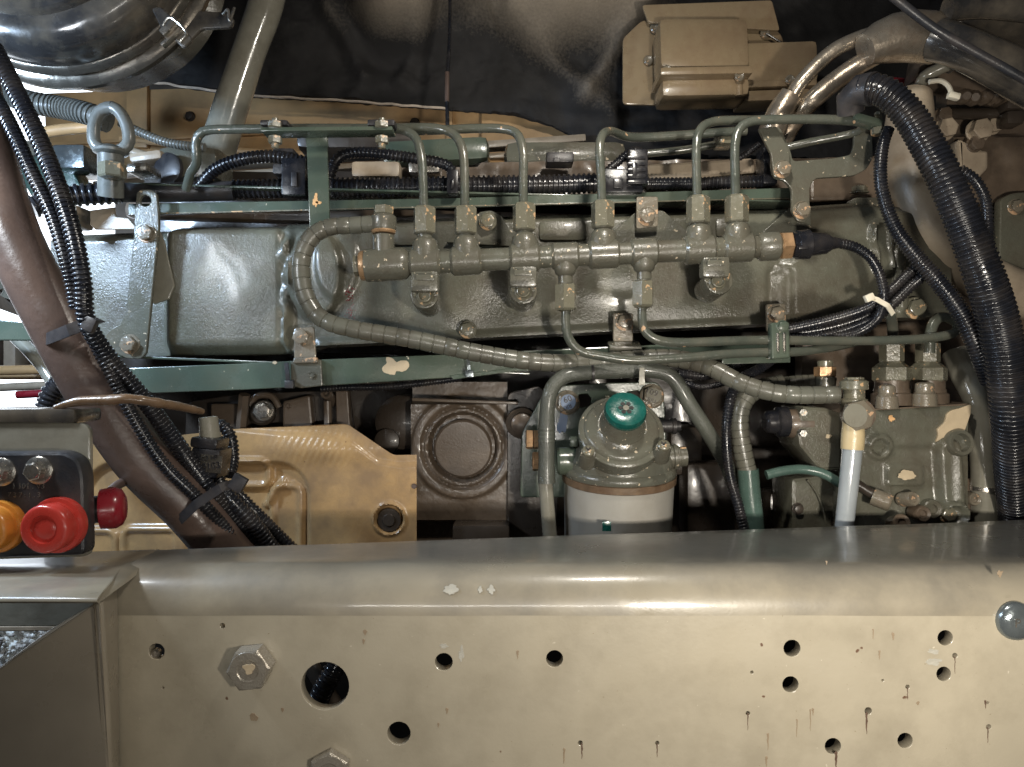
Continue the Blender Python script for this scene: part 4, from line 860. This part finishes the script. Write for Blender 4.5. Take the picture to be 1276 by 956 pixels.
# ================================================================== FILTER ASSEMBLY
FDz = .625
fb = T('filter_bracket', 'green bracket plate holding the fuel filter with two big bolts', 'bracket', (735, 520, .66))
MB().plate([(650, 540), (676, 492), (700, 480), (760, 477), (818, 476), (827, 486), (830, 540), (832, 620), (648, 620)], .662, .004, rnd=5, bev=.001, holes=[[(722, 492), (732, 491), (737, 497), (735, 505), (724, 508), (718, 500)], [(782, 489), (795, 487), (800, 496), (797, 503), (786, 503), (780, 496)]]).build('plate', 'green', fb)
c = P(707, 502, .650); q2 = lambda r: R(r, .65)
for (x, y, mm, s_, rr_) in [(707, 502, 'blueprint', '09', 13), (812, 494, 'pipegrey', '109', 13)]:
    c = P(x, y, .660); a = Vector((0, -1, .1))
    b = MB().lathe(c, a, [(0, q2(15)), (.002, q2(15.5)), (.003, q2(14)), (.0035, q2(13))], 28).hexp(c+a*.003, a, q2(rr_), .007, .4).build('bolt', 'bolt', fb, smooth=28)
    MB().lathe(c+a.normalized()*.0102, a, [(0, q2(9.6)), (.0006, q2(9.2))], 24).build('stamped_face', mm, b)
    text(s_, x, y-5, .6490, 11, 'dkbrown', b, ax=(0, -1, .1), ext=.0004, rot=200 if s_ == '09' else -20); text('RIU', x, y+5, .6490, 7, 'dkbrown', b, ax=(0, -1, .1), ext=.0004, rot=200 if s_ == '09' else -20)
patch(fb, 700, 530, .662, 12, 'blueprint', 31, .7, 1.6, 'cleaned_patch')
ff = T('fuel_filter', 'fuel filter with pale can, green head and teal priming knob', 'fuel filter', (771, 600, FDz))
qf = lambda r: R(r, FDz); a = Vector((0, -.13, 1)); cc = P(771, 587, FDz)
MB().lathe(cc-a*qf(150), a, [(0, qf(50)), (qf(10), qf(62)), (qf(30), qf(66)), (qf(136), qf(68)), (qf(141), qf(69))], 64).build('can', 'can', ff)
MB().lathe(cc-a*qf(12), a, [(0, qf(69)), (qf(1), qf(70.5)), (qf(9), qf(71)), (qf(10), qf(69))], 64).build('rusty_rim', 'rust', ff)
MB().lathe(cc-a*qf(2), a, [(0, qf(70)), (qf(3), qf(71)), (qf(8), qf(70)), (qf(11), qf(67)), (qf(22), qf(66)), (qf(32), qf(60)), (qf(42), qf(50)), (qf(60), qf(38))], 64).build('head', 'paint', ff)
ak = Vector((0, -.82, .62)).normalized(); ck = P(774, 537, .588); qk = lambda r: R(r, .59)
MB().lathe(ck-ak*qk(30), ak, [(0, qk(50)), (qk(24), qk(53)), (qk(30), qk(53)), (qk(32), qk(51)), (qk(33), qk(47)), (qk(36), qk(45)), (qk(38), qk(42)), (qk(39), qk(36)), (qk(44), qk(30))], 56).build('pump_cover', 'paint', ff)
MB().lathe(ck+ak*qk(12), ak, [(0, qk(30)), (qk(4), qk(27)), (qk(26), qk(24)), (qk(28), qk(20))], 40).build('neck', 'paint', ff)
kn = MB().lathe(ck+ak*qk(34), ak, [(0, qk(23)), (qk(3), qk(25)), (qk(9), qk(25.5)), (qk(14), qk(24)), (qk(16), qk(20)), (qk(15.5), qk(10)), (qk(15.2), qk(1))], 48).build('knob', 'teal', ff)
u = ak.cross(Vector((0, 0, 1))).normalized(); v = ak.cross(u)
mb = MB()
for k in range(6):
    a_ = k*math.pi/3; mb.lathe(ck+ak*qk(49.3)+(u*math.cos(a_)+v*math.sin(a_))*qk(6.5), ak, [(0, qk(3.2)), (qk(.9), qk(2.9))], 5, rot=a_)
mb.build('moulded_star', 'cavity', kn)
MB().lathe(ck+ak*qk(49.2), ak, [(0, qk(4)), (qk(1.2), qk(3.6))], 16).build('centre_dot', 'pipegrey', kn)
for (x, y, D) in [(733, 563, .566), (827, 556, .566)]:
    c = P(x, y, D); MB().lathe(c-ak*.016, ak, [(0, qk(11)), (.012, qk(10)), (.015, qk(8.5))], 24).build('screw_lug', 'paint', ff)
    b = MB().lathe(c, ak, [(0, qk(7.4)), (qk(3), qk(7.4)), (qk(5), qk(5.6)), (qk(5.6), qk(3))], 22).build('screw', 'nut', ff)
    mb = MB(); mb.add(*(lambda m_: (m_.v, m_.f))(MB().box((x, y-2.3, D-qk(4.8)), 8, 1.8, .0012, rot=40, bev=.0001))); mb.add(*(lambda m_: (m_.v, m_.f))(MB().box((x, y-2.3, D-qk(4.8)), 8, 1.8, .0012, rot=-50, bev=.0001))); mb.build('cross_slot', 'cavity', b)
MB().lathe(P(757, 503, .61), (0, -.3, 1), [(0, qk(6)), (qk(3), qk(6)), (qk(5), qk(3)), (qk(10), qk(3))], 6).build('bleed_screw', 'nut', ff)
MB().lathe(P(694, 575, .615), (1, 0, 0.03), [(0, qk(15)), (qk(3), qk(18)), (qk(44), qk(18)), (qk(50), qk(15))], 30).build('inlet_port', 'green', ff)
MB().box((715, 550, .612), 10, 13, .010, bev=.0015).build('square_plug', 'green', ff)
MB().lathe(P(826, 570, .615), (1, 0, 0.04), [(0, qk(15)), (qk(12), qk(15)), (qk(13), qk(17)), (qk(17), qk(17)), (qk(18), qk(15)), (qk(20), qk(15)), (qk(21), qk(13)), (qk(30), qk(13))], 24).build('outlet_port', 'paint', ff)
MB().lathe(P(847, 567, .615), (1, 0, .04), [(0, qk(12)), (qk(7), qk(12)), (qk(8), qk(10))], 6).build('outlet_nut', 'brass', ff)
MB().lathe(P(820, 531, .645), (1, 0, 0), [(0, qk(9)), (qk(18), qk(9)), (qk(19), qk(11)), (qk(24), qk(11)), (qk(26), qk(7)), (qk(30), qk(7))], 22).build('side_stub', 'blackrub', ff)
MB().box((756, 656, .5755), 11, 12, .0006, bev=.0001).build('teal_print', 'teal', ff)
for (x, y, D, m_) in [(660, 548, .63, 'brass'), (669, 548, .63, 'brass'), (668, 575, .63, 'brass')]:
    MB().lathe(P(x, y, D), (-1, 0, 0), [(-qk(4), qk(13)), (qk(4), qk(13)), (qk(5), qk(11))], 6, rot=.3).build('banjo_bolt', m_, ff)
o = MB().sweep([(681, 602, .61), (681, 575, .61), (681, 540, .61), (682, 512, .61), (686, 488, .61), (700, 471, .612), (725, 465, .615), (777, 462, .62), (812, 462, .62), (838, 471, .62), (860, 505, .62), (884, 542, .625), (905, 578, .64), (918, 612, .66)], [11, 10, 10.5]+[9.5]*11, 20).build('fuel_hose', 'mesh_hose', smooth=60); tag(o, 'braided grey green fuel hose arching over the fuel filter', 'hose')
for (x, y) in [(737, 465)]:
    MB().lathe(P(x, y, .615), (1, 0, .05), [(0, R(10.3, .615)), (R(3, .615), R(10.3, .615))], 20).build('clip_band', 'blackrub', o)
mb = MB()
for k in range(4): mb.lathe(P(681, 535+k*5, .61), (0, 0, 1), [(0, R(11.2, .61)), (R(2, .61), R(11.2, .61))], 20)
mb.build('crimp_rings', 'mesh_hose', o)
o = MB().sweep([(679, 592, .612), (682, 630, .612), (687, 690, .615)], 9, 18).build('steel_tube', 'pipegrey'); tag(o, 'grey steel tube going down from the hose beside the filter can', 'tube')
o = MB().plate([(797, 458), (803, 458), (804, 480), (796, 480)], .600, .001, bev=.0002).build('clear_tag', 'pipegrey'); tag(o, 'small clear tag end sticking down from the arching hose', 'tie end')
# lines right of filter
loom('slim black ribbed loom running down between the filter and the pump', [(970, 442, .64), (945, 460, .63), (921, 474, .62), (910, 500, .61), (905, 540, .605), (909, 590, .605), (920, 630, .605), (935, 690, .61)], 6.5, 4)
loom('short black ribbed loom curling behind the pipes above the filter', [(850, 475, .66), (872, 482, .66), (900, 478, .66), (918, 466, .66)], 4, 3.6)
loom('black ribbed loom tucked behind the arching hose', [(845, 465, .68), (880, 468, .68), (920, 455, .67), (960, 440, .66)], 6, 4.5)
o = wraph('short grey spiral hose joining the teal pipe left of the pump', [(975, 478, .63), (945, 485, .63), (927, 500, .63), (921, 525, .63), (925, 560, .63), (932, 590, .63)], 11.5, 9)
o = MB().sweep([(932, 585, .63), (935, 620, .63), (940, 655, .63), (944, 700, .64)], [13, 13, 12, 12], 22).build('teal_pipe', 'tealpipe'); tag(o, 'teal painted pipe below the short spiral hose', 'pipe')
# ================================================================== FUEL PUMP
pu = T('fuel_pump', 'green grey high pressure fuel pump block with chipped cream corner at lower right', 'fuel pump', (1120, 570, .62))
def fpump(x, y):
    v = 0.0
    d = math.hypot(x-1096, y-557); v += .004*ss(18, 15, d)-.005*ss(10, 8, d)
    e = sdbox(x, y, 1128, 592, 23, 13, 3); v += .003*ss(2, -1, e)
    v -= .004*ss(552, 562, y)*ss(1060, 1075, x)*ss(1192, 1180, x)*.6
    e = seg(x, y, 1180, 560, 1186, 640); v += .008*ss(18, 10, e)
    d = math.hypot(x-1183, y-640); v += .006*ss(18, 15, d)-.006*ss(12, 9, d)
    return v+.0008*nz3(x, y, 20)+.0001*nz3(x, y, 6)-.004*ss(4, 0, y-pl([(1047, 515), (1083, 510), (1211, 503)])(x))
MB().relief(1046, 1206, pl([(1047, 515), (1083, 510), (1211, 503)]), lambda x: 700, .622, fpump, 2.5, .08).build('pump_body', 'rough_paint', pu, smooth=60)
mb = MB(); vs = [P(1046, 515, .626), P(1083, 510, .624), P(1208, 503, .624), P(1208, 503, .624)+Vector((-.004, .07, .004)), P(1046, 512, .624)+Vector((0, .07, .004))]
mb.add(vs+[v_-Vector((0, 0, .01)) for v_ in vs], [(0, 1, 2, 3, 4), (9, 8, 7, 6, 5)]+[(k, 5+k, 5+(k+1) % 5, (k+1) % 5) for k in range(5)]); mb.build('top_plate', 'brown', pu)
MB().plate([(1000, 506), (1030, 508), (1050, 516), (1050, 586), (1022, 587), (996, 556), (992, 530)], .618, .05, rnd=3, bev=.003).build('side_housing', 'rough_paint', pu)
MB().plate([(1180, 516), (1186, 511), (1196, 509), (1204, 506), (1211, 504), (1210, 515), (1206, 527), (1201, 541), (1193, 540), (1186, 548), (1176, 545), (1166, 552), (1170, 542), (1168, 535), (1178, 526)], .6195, .003, rnd=3, bev=.0005).build('bare_corner', 'barepatch', pu)
MB().lathe(P(1189, 552, .622), (0.1, -1, .1), [(0, R(17, .62)), (.008, R(17, .62)), (.010, R(15, .62)), (.0095, R(11.5, .62)), (.004, R(10, .62)), (.004, R(1, .62))], 32).build('threaded_port', 'paint', pu)
patch(pu, 1131, 592, .6188, 9, 'barepatch', 14, 1.3, .8); patch(pu, 1111, 521, .6205, 5, 'orangepatch', 15, .9, 1.1); patch(pu, 1033, 544, .6175, 4, 'barepatch', 17, 1.2, .8)
bolt(pu, 1180, 640, .618, 9, 'nut')
MB().lathe(P(980, 528, .63), (1, 0, 0.02), [(0, R(16, .63)), (R(4, .63), R(18, .63)), (R(28, .63), R(18, .63))], 28).build('solenoid', 'brown', pu)
MB().lathe(P(952, 526, .63), (1, 0, 0.02), [(0, R(10, .63)), (R(4, .63), R(14, .63)), (R(14, .63), R(15, .63)), (R(16, .63), R(19, .63)), (R(28, .63), R(19, .63)), (R(30, .63), R(15, .63))], 16).build('solenoid_plug', 'black', pu)
for (x, y) in [(1001, 514), (1001, 540)]: MB().lathe(P(x, y, .612), (-.3, -1, 0), [(0, R(5, .6)), (.003, R(4.5, .6))], 6).build('screw', 'nut', pu)
for (x, y, sx) in [(1111, 0, 0), (1156, 0, 0)]:
    q3 = lambda r: R(r, .635)
    a = Vector((0, 0, 1)); c = P(x, 505, .645 if x > 1120 else .64)
    MB().lathe(c, a, [(0, q3(24)), (q3(14), q3(24)), (q3(16), q3(21)), (q3(20), q3(21))], 30).build('outlet_flange', 'brown', pu)
    MB().lathe(c+a*q3(30), a, [(0, q3(21)), (q3(2), q3(23)), (q3(17), q3(23)), (q3(19), q3(20)), (q3(24), q3(14)), (q3(28), q3(10))], 6, rot=.3).build('outlet_hex', 'nut', pu, smooth=20)
    MB().lathe(c+a*q3(20), a, [(0, q3(20)), (q3(11), q3(20))], 24).build('collar', 'brown', pu)
    MB().lathe(c+a*q3(54), a, [(0, q3(12)), (q3(1), q3(14.5)), (q3(24), q3(14.5)), (q3(26), q3(11))], 6, rot=.2).build('union_nut', 'nut', pu, smooth=20)
for (x, y, r) in [(1105, 509, 13), (1152, 506, 14)]:
    q3 = lambda r_: R(r_, .612); a = Vector((0, 0, 1)); c = P(x, y, .612+.012)
    MB().lathe(c, a, [(0, q3(r+1)), (q3(15), q3(r)), (q3(16), q3(r-2)), (q3(18), q3(r-3)), (q3(20), q3(r-2.5)), (q3(28), q3(r-3)), (q3(30), q3(r-6))], 22).build('valve_plug', 'bolt', pu)
o = MB().sweep([(1113, 430, .64), (1112, 405, .645), (1108, 385, .66)], 6.5, 14).build('delivery_pipe', 'pipe'); tag(o, 'short green pipe rising from the left pump outlet', 'fuel pipe')
# lower lumps of pump
for (x, y, D, r, ax_, m_) in [(1104, 625, .60, 11, (1, -.6, -.4), 'bolt'), (1135, 622, .61, 9, (0.2, -1, .2), 'bolt'), (1148, 640, .61, 10, (0, -1, 0), 'brown'), (1122, 652, .60, 11, (0, -1, .3), 'brown'), (1212, 622, .63, 8, (0, -1, 0), 'bolt'), (1160, 634, .62, 12, (0, -1, 0), 'rough_paint')]:
    q4 = lambda k: R(k, D)
    MB().lathe(P(x, y, D), ax_, [(-q4(16), q4(r)), (q4(4), q4(r)), (q4(6), q4(r*.85)), (q4(5), q4(r*.5)), (q4(2), q4(r*.4))], 20).build('lower_plug', m_, pu)
o = MB().sweep([(1066, 602, .61), (1085, 614, .605), (1102, 622, .60)], 6, 14).build('elbow', 'dkbrown', pu)
MB().plate([(986, 596), (1040, 590), (1066, 600), (1080, 700), (986, 700)], .635, .05, rnd=6, bev=.004).build('lower_housing', 'rough_paint', pu)
MB().sweep([(1006, 598, .632), (1018, 615, .632), (1027, 640, .632), (1032, 680, .632)], 1.5, 8).build('casting_seam', 'rough_paint', pu)
for (x, y) in [(994, 634), (1042, 650)]: bolt(pu, x, y, .635, 6, 'dkbrown')
MB().plate([(1186, 590), (1222, 600), (1222, 700), (1186, 700)], .64, .03, rnd=6, bev=.003).build('end_flange', 'brown', pu)
o = MB().sweep([(955, 592, .615), (975, 587, .615), (1000, 585, .615), (1025, 590, .612), (1046, 602, .61), (1062, 614, .61)], 6, 16).build('low_pressure_pipe', 'tealpipe'); tag(o, 'short bent teal pipe crossing in front of the pump at left', 'pipe')
# fittings and white tube
wt = T('drain_tube', 'milky white plastic tube hanging from a big hex banjo on the pump', 'tube', (1060, 580, .585))
MB().sweep([(1063, 530, .585), (1062, 560, .585), (1057, 610, .585), (1051, 665, .587), (1048, 690, .588)], [12, 12, 11.5, 11, 11], 24).build('tube', 'whitetube', wt)
MB().sweep([(1063, 522, .585), (1063, 540, .585), (1062, 560, .585)], [12.5, 14, 13.2], 24, mode='lump').build('sleeve', 'creamtape', wt)
bj2 = T('pump_banjo', 'banjo fitting on top of the pump with a big hex bolt facing out', 'fitting', (1065, 505, .585)); q5 = lambda r: R(r, .585)
MB().lathe(P(1064, 516, .592), (0, 0, 1), [(0, q5(16)), (q5(18), q5(16)), (q5(20), q5(13)), (q5(30), q5(13)), (q5(31), q5(17)), (q5(41), q5(17)), (q5(43), q5(14))], 30).build('upright', 'nut', bj2)
MB().hexp(P(1064, 475, .592), (0, 0, 1), q5(12), q5(5)).build('top_hex', 'nut', bj2)
MB().lathe(P(1066, 517, .592), (0, -1, .05), [(0, q5(20)), (.006, q5(21)), (.009, q5(19))], 30).build('eye', 'brown', bj2)
MB().hexp(P(1066, 518, .584), (0, -1, .05), q5(19.5), .008, .25).build('bolt', 'bolt', bj2)
b = MB().lathe(P(1066, 518, .5762), (0, -1, .05), [(0, q5(15)), (.0005, q5(14.5))], 26).build('worn_face', 'pipegrey', bj2)
uf = T('upper_fitting', 'upright brass topped fitting behind the banjo with its own spiral hose', 'fitting', (1028, 465, .64)); q6 = lambda r: R(r, .64)
MB().lathe(P(1028, 485, .64), (0.05, 0, 1), [(0, q6(12)), (q6(14), q6(13)), (q6(16), q6(11))], 22).build('body', 'paint', uf)
MB().hexp(P(1028, 470, .64), (0, 0, 1), q6(13), q6(13), .2).build('hex', 'brass', uf)
MB().lathe(P(1028, 458, .64), (0, 0, 1), [(0, q6(9)), (q6(8), q6(9.5)), (q6(9), q6(7))], 20).build('cap', 'nut', uf)
wraph('short grey spiral hose entering the upper fitting from the left', [(962, 483, .655), (985, 478, .65), (1015, 476, .645)], 9.5, 7)
# ================================================================== RIGHT SIDE
bigc = MB().sweep([(1058, 130, .58), (1076, 112, .565), (1102, 115, .555), (1130, 140, .55), (1155, 180, .545), (1180, 228, .54), (1204, 284, .54), (1225, 340, .54), (1242, 393, .545), (1253, 450, .55), (1259, 520, .56), (1262, 590, .59), (1266, 660, .625), (1268, 720, .66)], [15, 18, 18.5, 19, 20, 21, 22, 23, 23.5, 23.5, 22, 20, 18, 18], 26, mode='corr', pitch=5.6, amp=.08).build('conduit', 'black', smooth=60)
tag(bigc, 'very thick black ribbed conduit curving down the right side', 'conduit')
MB().sweep([(1060, 140, .58), (1060, 124, .575), (1072, 113, .568), (1088, 111, .56)], [16, 17.5, 19.5, 20.5], 22).build('rubber_boot', 'blackrub', bigc)
loom('thin black ribbed loom beside the thick conduit at the right edge', [(1196, 212, .60), (1215, 225, .60), (1228, 250, .60), (1231, 285, .60), (1232, 320, .60)], 7, 4.6)
loom('slim black ribbed loom along the right edge behind the thick conduit', [(1262, 400, .60), (1272, 440, .60), (1279, 500, .60), (1281, 560, .60), (1280, 640, .63)], 6, 4.6)
loom('medium black ribbed loom sweeping down from the clamp and joining the thick conduit', [(1108, 160, .59), (1100, 182, .59), (1097, 215, .59), (1101, 245, .59), (1116, 285, .588), (1142, 320, .585), (1168, 350, .58), (1196, 388, .575), (1216, 428, .57), (1235, 475, .575)], [6.5, 7.5, 8, 8, 9, 10, 11, 11.5, 12, 12], 4.2)
# cream casting pipe
o = MB().sweep([(1135, 120, .70), (1134, 180, .69), (1146, 240, .68), (1170, 300, .68), (1212, 338, .68), (1260, 362, .68), (1330, 385, .69)], [24, 31, 36, 34, 28, 28, 28], 32).build('cast_elbow', 'creamcast'); tag(o, 'cream stained cast elbow behind the thick conduit', 'casting')
cr = T('rear_casting', 'brown castings and bare nuts in the upper right corner', 'casting', (1220, 170, .72))
MB().relief(1180, 1340, lambda x: 60, lambda x: 262+(x-1180)*-.12, .76, lambda x, y: .004*nz3(x, y, 25)+.012*ss(168, 175, y), 5).build('upper_wall', 'brown', cr)
MB().relief(1150, 1340, lambda x: 236, lambda x: 470, .80, lambda x, y: .004*nz3(x, y, 30), 6).build('lower_wall', 'brown', cr)
MB().plate([(1246, 248), (1262, 240), (1340, 236), (1340, 380), (1244, 350)], .73, .01, rnd=6, bev=.002).build('cover_plate', 'rough_paint', cr)
bolt(cr, 1265, 258, .73, 8, 'bolt')
MB().plate([(1195, 172), (1222, 186), (1232, 188), (1232, 210), (1218, 224), (1196, 218)], .735, .02, rnd=4, bev=.003).build('cast_block', 'creamcast', cr)
for (x, y, r, m_) in [(1176, 162, 12, 'creamcast'), (1218, 164, 13, 'creamcast'), (1236, 158, 9, 'creamcast'), (1214, 180, 9, 'brown'), (1174, 146, 10, 'brown')]:
    bolt(cr, x, y, .735, r, m_, flange=1.15, h=.9)
MB().sweep([(1184, 142, .73), (1230, 142, .73), (1290, 144, .73)], 7, 12).build('shaft', 'dkbrown', cr)
for (x, y) in [(1258, 132), (1258, 150)]: MB().box((x, y, .72), 22, 17, .02, bev=.004).build('joint_block', 'dkbrown', cr)
MB().box((1200, 95, .72), 130, 50, .03, rot=-12, bev=.008).build('arm', 'brown', cr)
MB().sweep([(1146, 108, .70), (1152, 96, .69), (1166, 88, .685), (1184, 80, .68), (1206, 72, .68)], 7.5, 16).build('vent_hose', 'pipegrey', cr)
MB().lathe(P(1180, 82, .68), (.9, 0, .4), [(0, R(10, .68)), (R(4, .68), R(10, .68)), (R(5, .68), R(8, .68)), (R(9, .68), R(8, .68)), (R(10, .68), R(10, .68)), (R(13, .68), R(10, .68))], 20).build('hose_clamp', 'steel', cr)
MB().sweep([(1158, 102, .675), (1172, 101, .675), (1182, 108, .675), (1187, 122, .675)], 3, 8).build('plastic_tie', 'nylon', cr)
MB().box((1188, 120, .675), 14, 8, .006, rot=-15, bev=.001).build('tie_end', 'nylon', cr)
for k in range(6):
    x = 1196+random.uniform(0, 50); y = 118+random.uniform(-6, 22); MB().lathe(P(x, y, .715), (random.uniform(-.4, .4), -1, random.uniform(-.4, .4)), [(0, R(10, .7)), (.008, R(9, .7)), (.012, R(5, .7))], 9).build('lump', 'brown', cr)
MB().sweep([(1040, 96, .74), (1080, 100, .74), (1135, 104, .74)], 6, 10).build('red_marker', 'dkred', cr)
# foil wrapped hoses
h1 = T('foil_hose', 'silver brown foil wrapped hoses arching in from the top right corner', 'hose', (1090, 70, .66))
MB().sweep([(960, 175, .70), (970, 150, .69), (982, 128, .68), (1000, 100, .67), (1035, 66, .66), (1065, 50, .655), (1095, 40, .65)], 9, 20).build('upper_hose', 'silver', h1)
MB().sweep([(975, 175, .70), (990, 150, .69), (1011, 126, .675), (1045, 98, .665), (1075, 78, .655), (1105, 62, .65)], 12, 20).build('lower_hose', 'silver', h1)
MB().sweep([(962, 165, .69), (972, 140, .68), (986, 118, .675)], [17, 16, 14], 20).build('lower_wrap', 'silver', h1)
MB().sweep([(1078, 62, .64), (1100, 52, .64), (1125, 46, .64), (1150, 46, .64), (1172, 52, .64)], [19, 27, 31, 30, 26], 26, mode='lump').build('wide_wrap', 'silver', h1)
MB().sweep([(1168, 50, .63), (1195, 58, .62), (1230, 74, .62), (1300, 110, .62)], [26, 24, 26, 30], 24).build('rubber_sleeve', 'blackgloss', h1)
o = MB().sweep([(1180, 12, .62), (1230, 8, .62), (1310, 16, .62)], 15, 24).build('top_hose', 'blackgloss'); tag(o, 'black hose running along the top right edge', 'hose')
o = MB().sweep([(1180, 40, .68), (1230, 30, .68), (1310, 40, .68)], 30, 24).build('duct', 'blackgloss'); tag(o, 'wide dark duct behind the hoses at top right', 'duct')
o = MB().sweep([(1080, -30, .52), (1120, 2, .52), (1165, 36, .52), (1210, 62, .52), (1250, 84, .52), (1310, 118, .52)], 5.5, 14).build('diagonal_cable', 'blackrub'); tag(o, 'thin grey black cable crossing the top right corner diagonally', 'cable')
# grey hose behind the thick conduit
o = MB().sweep([(1196, 440, .66), (1205, 470, .65), (1217, 500, .64), (1223, 545, .635), (1226, 600, .635), (1228, 700, .64)], [20, 18, 15, 15, 15, 16], 24).build('grey_hose', 'pipegrey'); tag(o, 'grey rubber hose between the pump and the thick conduit', 'hose')
MB().lathe(P(1227, 611, .635), (0, 0, 1), [(0, R(16.5, .635)), (R(5, .635), R(16.5, .635))], 26).build('clamp_band', 'steel', o)
# brown background mass right centre
o = MB().relief(1000, 1300, lambda x: 392, lambda x: 560, .74, lambda x, y: .006*nz3(x, y, 40)+.003*nz3(x, y, 12), 6).build('gear_case', 'brown'); tag(o, 'brown gear case wall behind the pump outlets', 'casting')
# ================================================================== LEFT BACKGROUND
eb = T('lifting_eye', 'forged lifting eye bolt standing up at the left', 'eye bolt', (138, 180, .62))
MB().sweep([(140, 134, .62), (124, 140, .62), (117, 158, .62), (119, 180, .62), (138, 190, .62), (158, 182, .62), (160, 164, .62), (152, 144, .62)], 7.5, 16, closed=True, step=.004).build('ring', 'greycorr', eb)
MB().lathe(P(138, 194, .62), (0, 0, 1), [(0, R(14, .62)), (R(3, .62), R(20, .62)), (R(6, .62), R(21, .62)), (R(12, .62), R(10, .62))], 24).build('collar', 'greycorr', eb)
MB().sweep([(138, 190, .62), (138, 245, .63)], 15, 20).build('shank', 'greycorr', eb)
MB().hexp(P(140, 222, .61), (0, 0, 1), R(16, .62), R(18, .62)).build('nut', 'nut', eb)
loom('fat grey corrugated hose at upper left running to the lifting eye', [(10, 118, .70), (40, 128, .69), (75, 134, .69), (110, 142, .68), (135, 152, .68)], 14, 5.5, m='greycorr', name='corrugated_hose', cat='hose')
loom('thin grey corrugated hose sloping from the lifting eye to the riser tube', [(150, 153, .69), (175, 165, .69), (210, 178, .69), (255, 184, .69)], 5.5, 4, m='greycorr', name='corrugated_hose', cat='hose')
for pts, r, m_, lab in [([(40, 168, .72), (75, 162, .72), (120, 158, .72)], 7, 'tan', 'short tan pipe behind the lifting eye'), ([(150, 185, .75), (200, 200, .75), (260, 215, .75)], 6, 'creamcast', 'cream pipe sloping down right of the lifting eye'), ([(-20, 462, .80), (30, 461, .80), (70, 460, .80)], 6, 'tan', 'horizontal tan rod at the left edge behind the brown hose'), ([(-20, 484, .80), (60, 480, .80)], 5, 'creamcast', 'second paler rod below the tan rod at the left edge'), ([(22, 492, .74), (58, 490, .74)], 5, 'dkred', 'short dark red sleeve on the rods at the left edge')]:
    o = MB().sweep(pts, r, 12).build('pipe', m_); tag(o, lab, 'pipe')
o = MB().plate([(-40, 396), (50, 402), (70, 425), (-40, 424)], .60, .004, rnd=3, bev=.001).build('side_bracket', 'green'); tag(o, 'glossy green bracket bar at the left edge behind the brown hose', 'bracket')
o = MB().sweep([(20, 420, .64), (50, 452, .63), (75, 490, .62)], 8, 14).build('angled_tube', 'pipegrey'); tag(o, 'grey tube slanting behind the brown hose at the left edge', 'tube')
loom('black ribbed rubber boot behind the brown hose above the grey bracket', [(58, 508, .60), (66, 488, .60), (82, 472, .60)], 13, 6, m='black', name='rubber_boot', cat='boot')
lw = T('left_machinery', 'brown and cream machinery parts in the bright gap at the left edge', 'engine part', (20, 350, .85))
rnd = random.Random(11)
for k, (x, y, w_, h_, D, m_, r_) in enumerate([(22, 440, 16, 60, .85, 'creamcast', 0), (-5, 445, 20, 50, .88, 'brown', 0), (40, 450, 30, 34, .95, 'dkbrown', 0), (20, 380, 40, 20, .80, 'brown', -20), (5, 350, 50, 30, .82, 'pipegrey', 20), (10, 470, 90, 6, .84, 'tan', 0), (60, 440, 20, 40, .9, 'brown', 15), (20, 215, 40, 26, .80, 'creamcast', -25), (45, 190, 36, 20, .80, 'pipegrey', 10), (70, 225, 60, 60, .78, 'tealpipe', 30), (95, 200, 40, 30, .76, 'zinc', 0), (8, 250, 30, 20, .78, 'silver', 0), (92, 272, 30, 26, .70, 'creamcast', 0), (180, 214, 26, 12, .66, 'steel', 5), (190, 200, 40, 12, .70, 'creamcast', 8)]):
    MB().box((x, y, D), w_, h_, .03, rot=r_, bev=.004).build('casting_piece', m_, lw)
MB().lathe(P(12, 372, .78), (.45, 0, 1), [(0, R(10, .78)), (R(12, .78), R(10, .78)), (R(14, .78), R(7, .78)), (R(26, .78), R(7, .78))], 16).build('sensor', 'pipegrey', lw)

loom('black ribbed loom seen through the big round hole in the frame rail', [(440, 770, .52), (418, 830, .50), (398, 870, .50), (380, 930, .52)], 13, 7)
o = MB().sweep([(430, 900, .54), (400, 850, .53), (370, 800, .54)], 10, 14).build('inner_pipe', 'dkbrown'); tag(o, 'dark pipe crossing behind the big round hole in the frame rail', 'pipe')
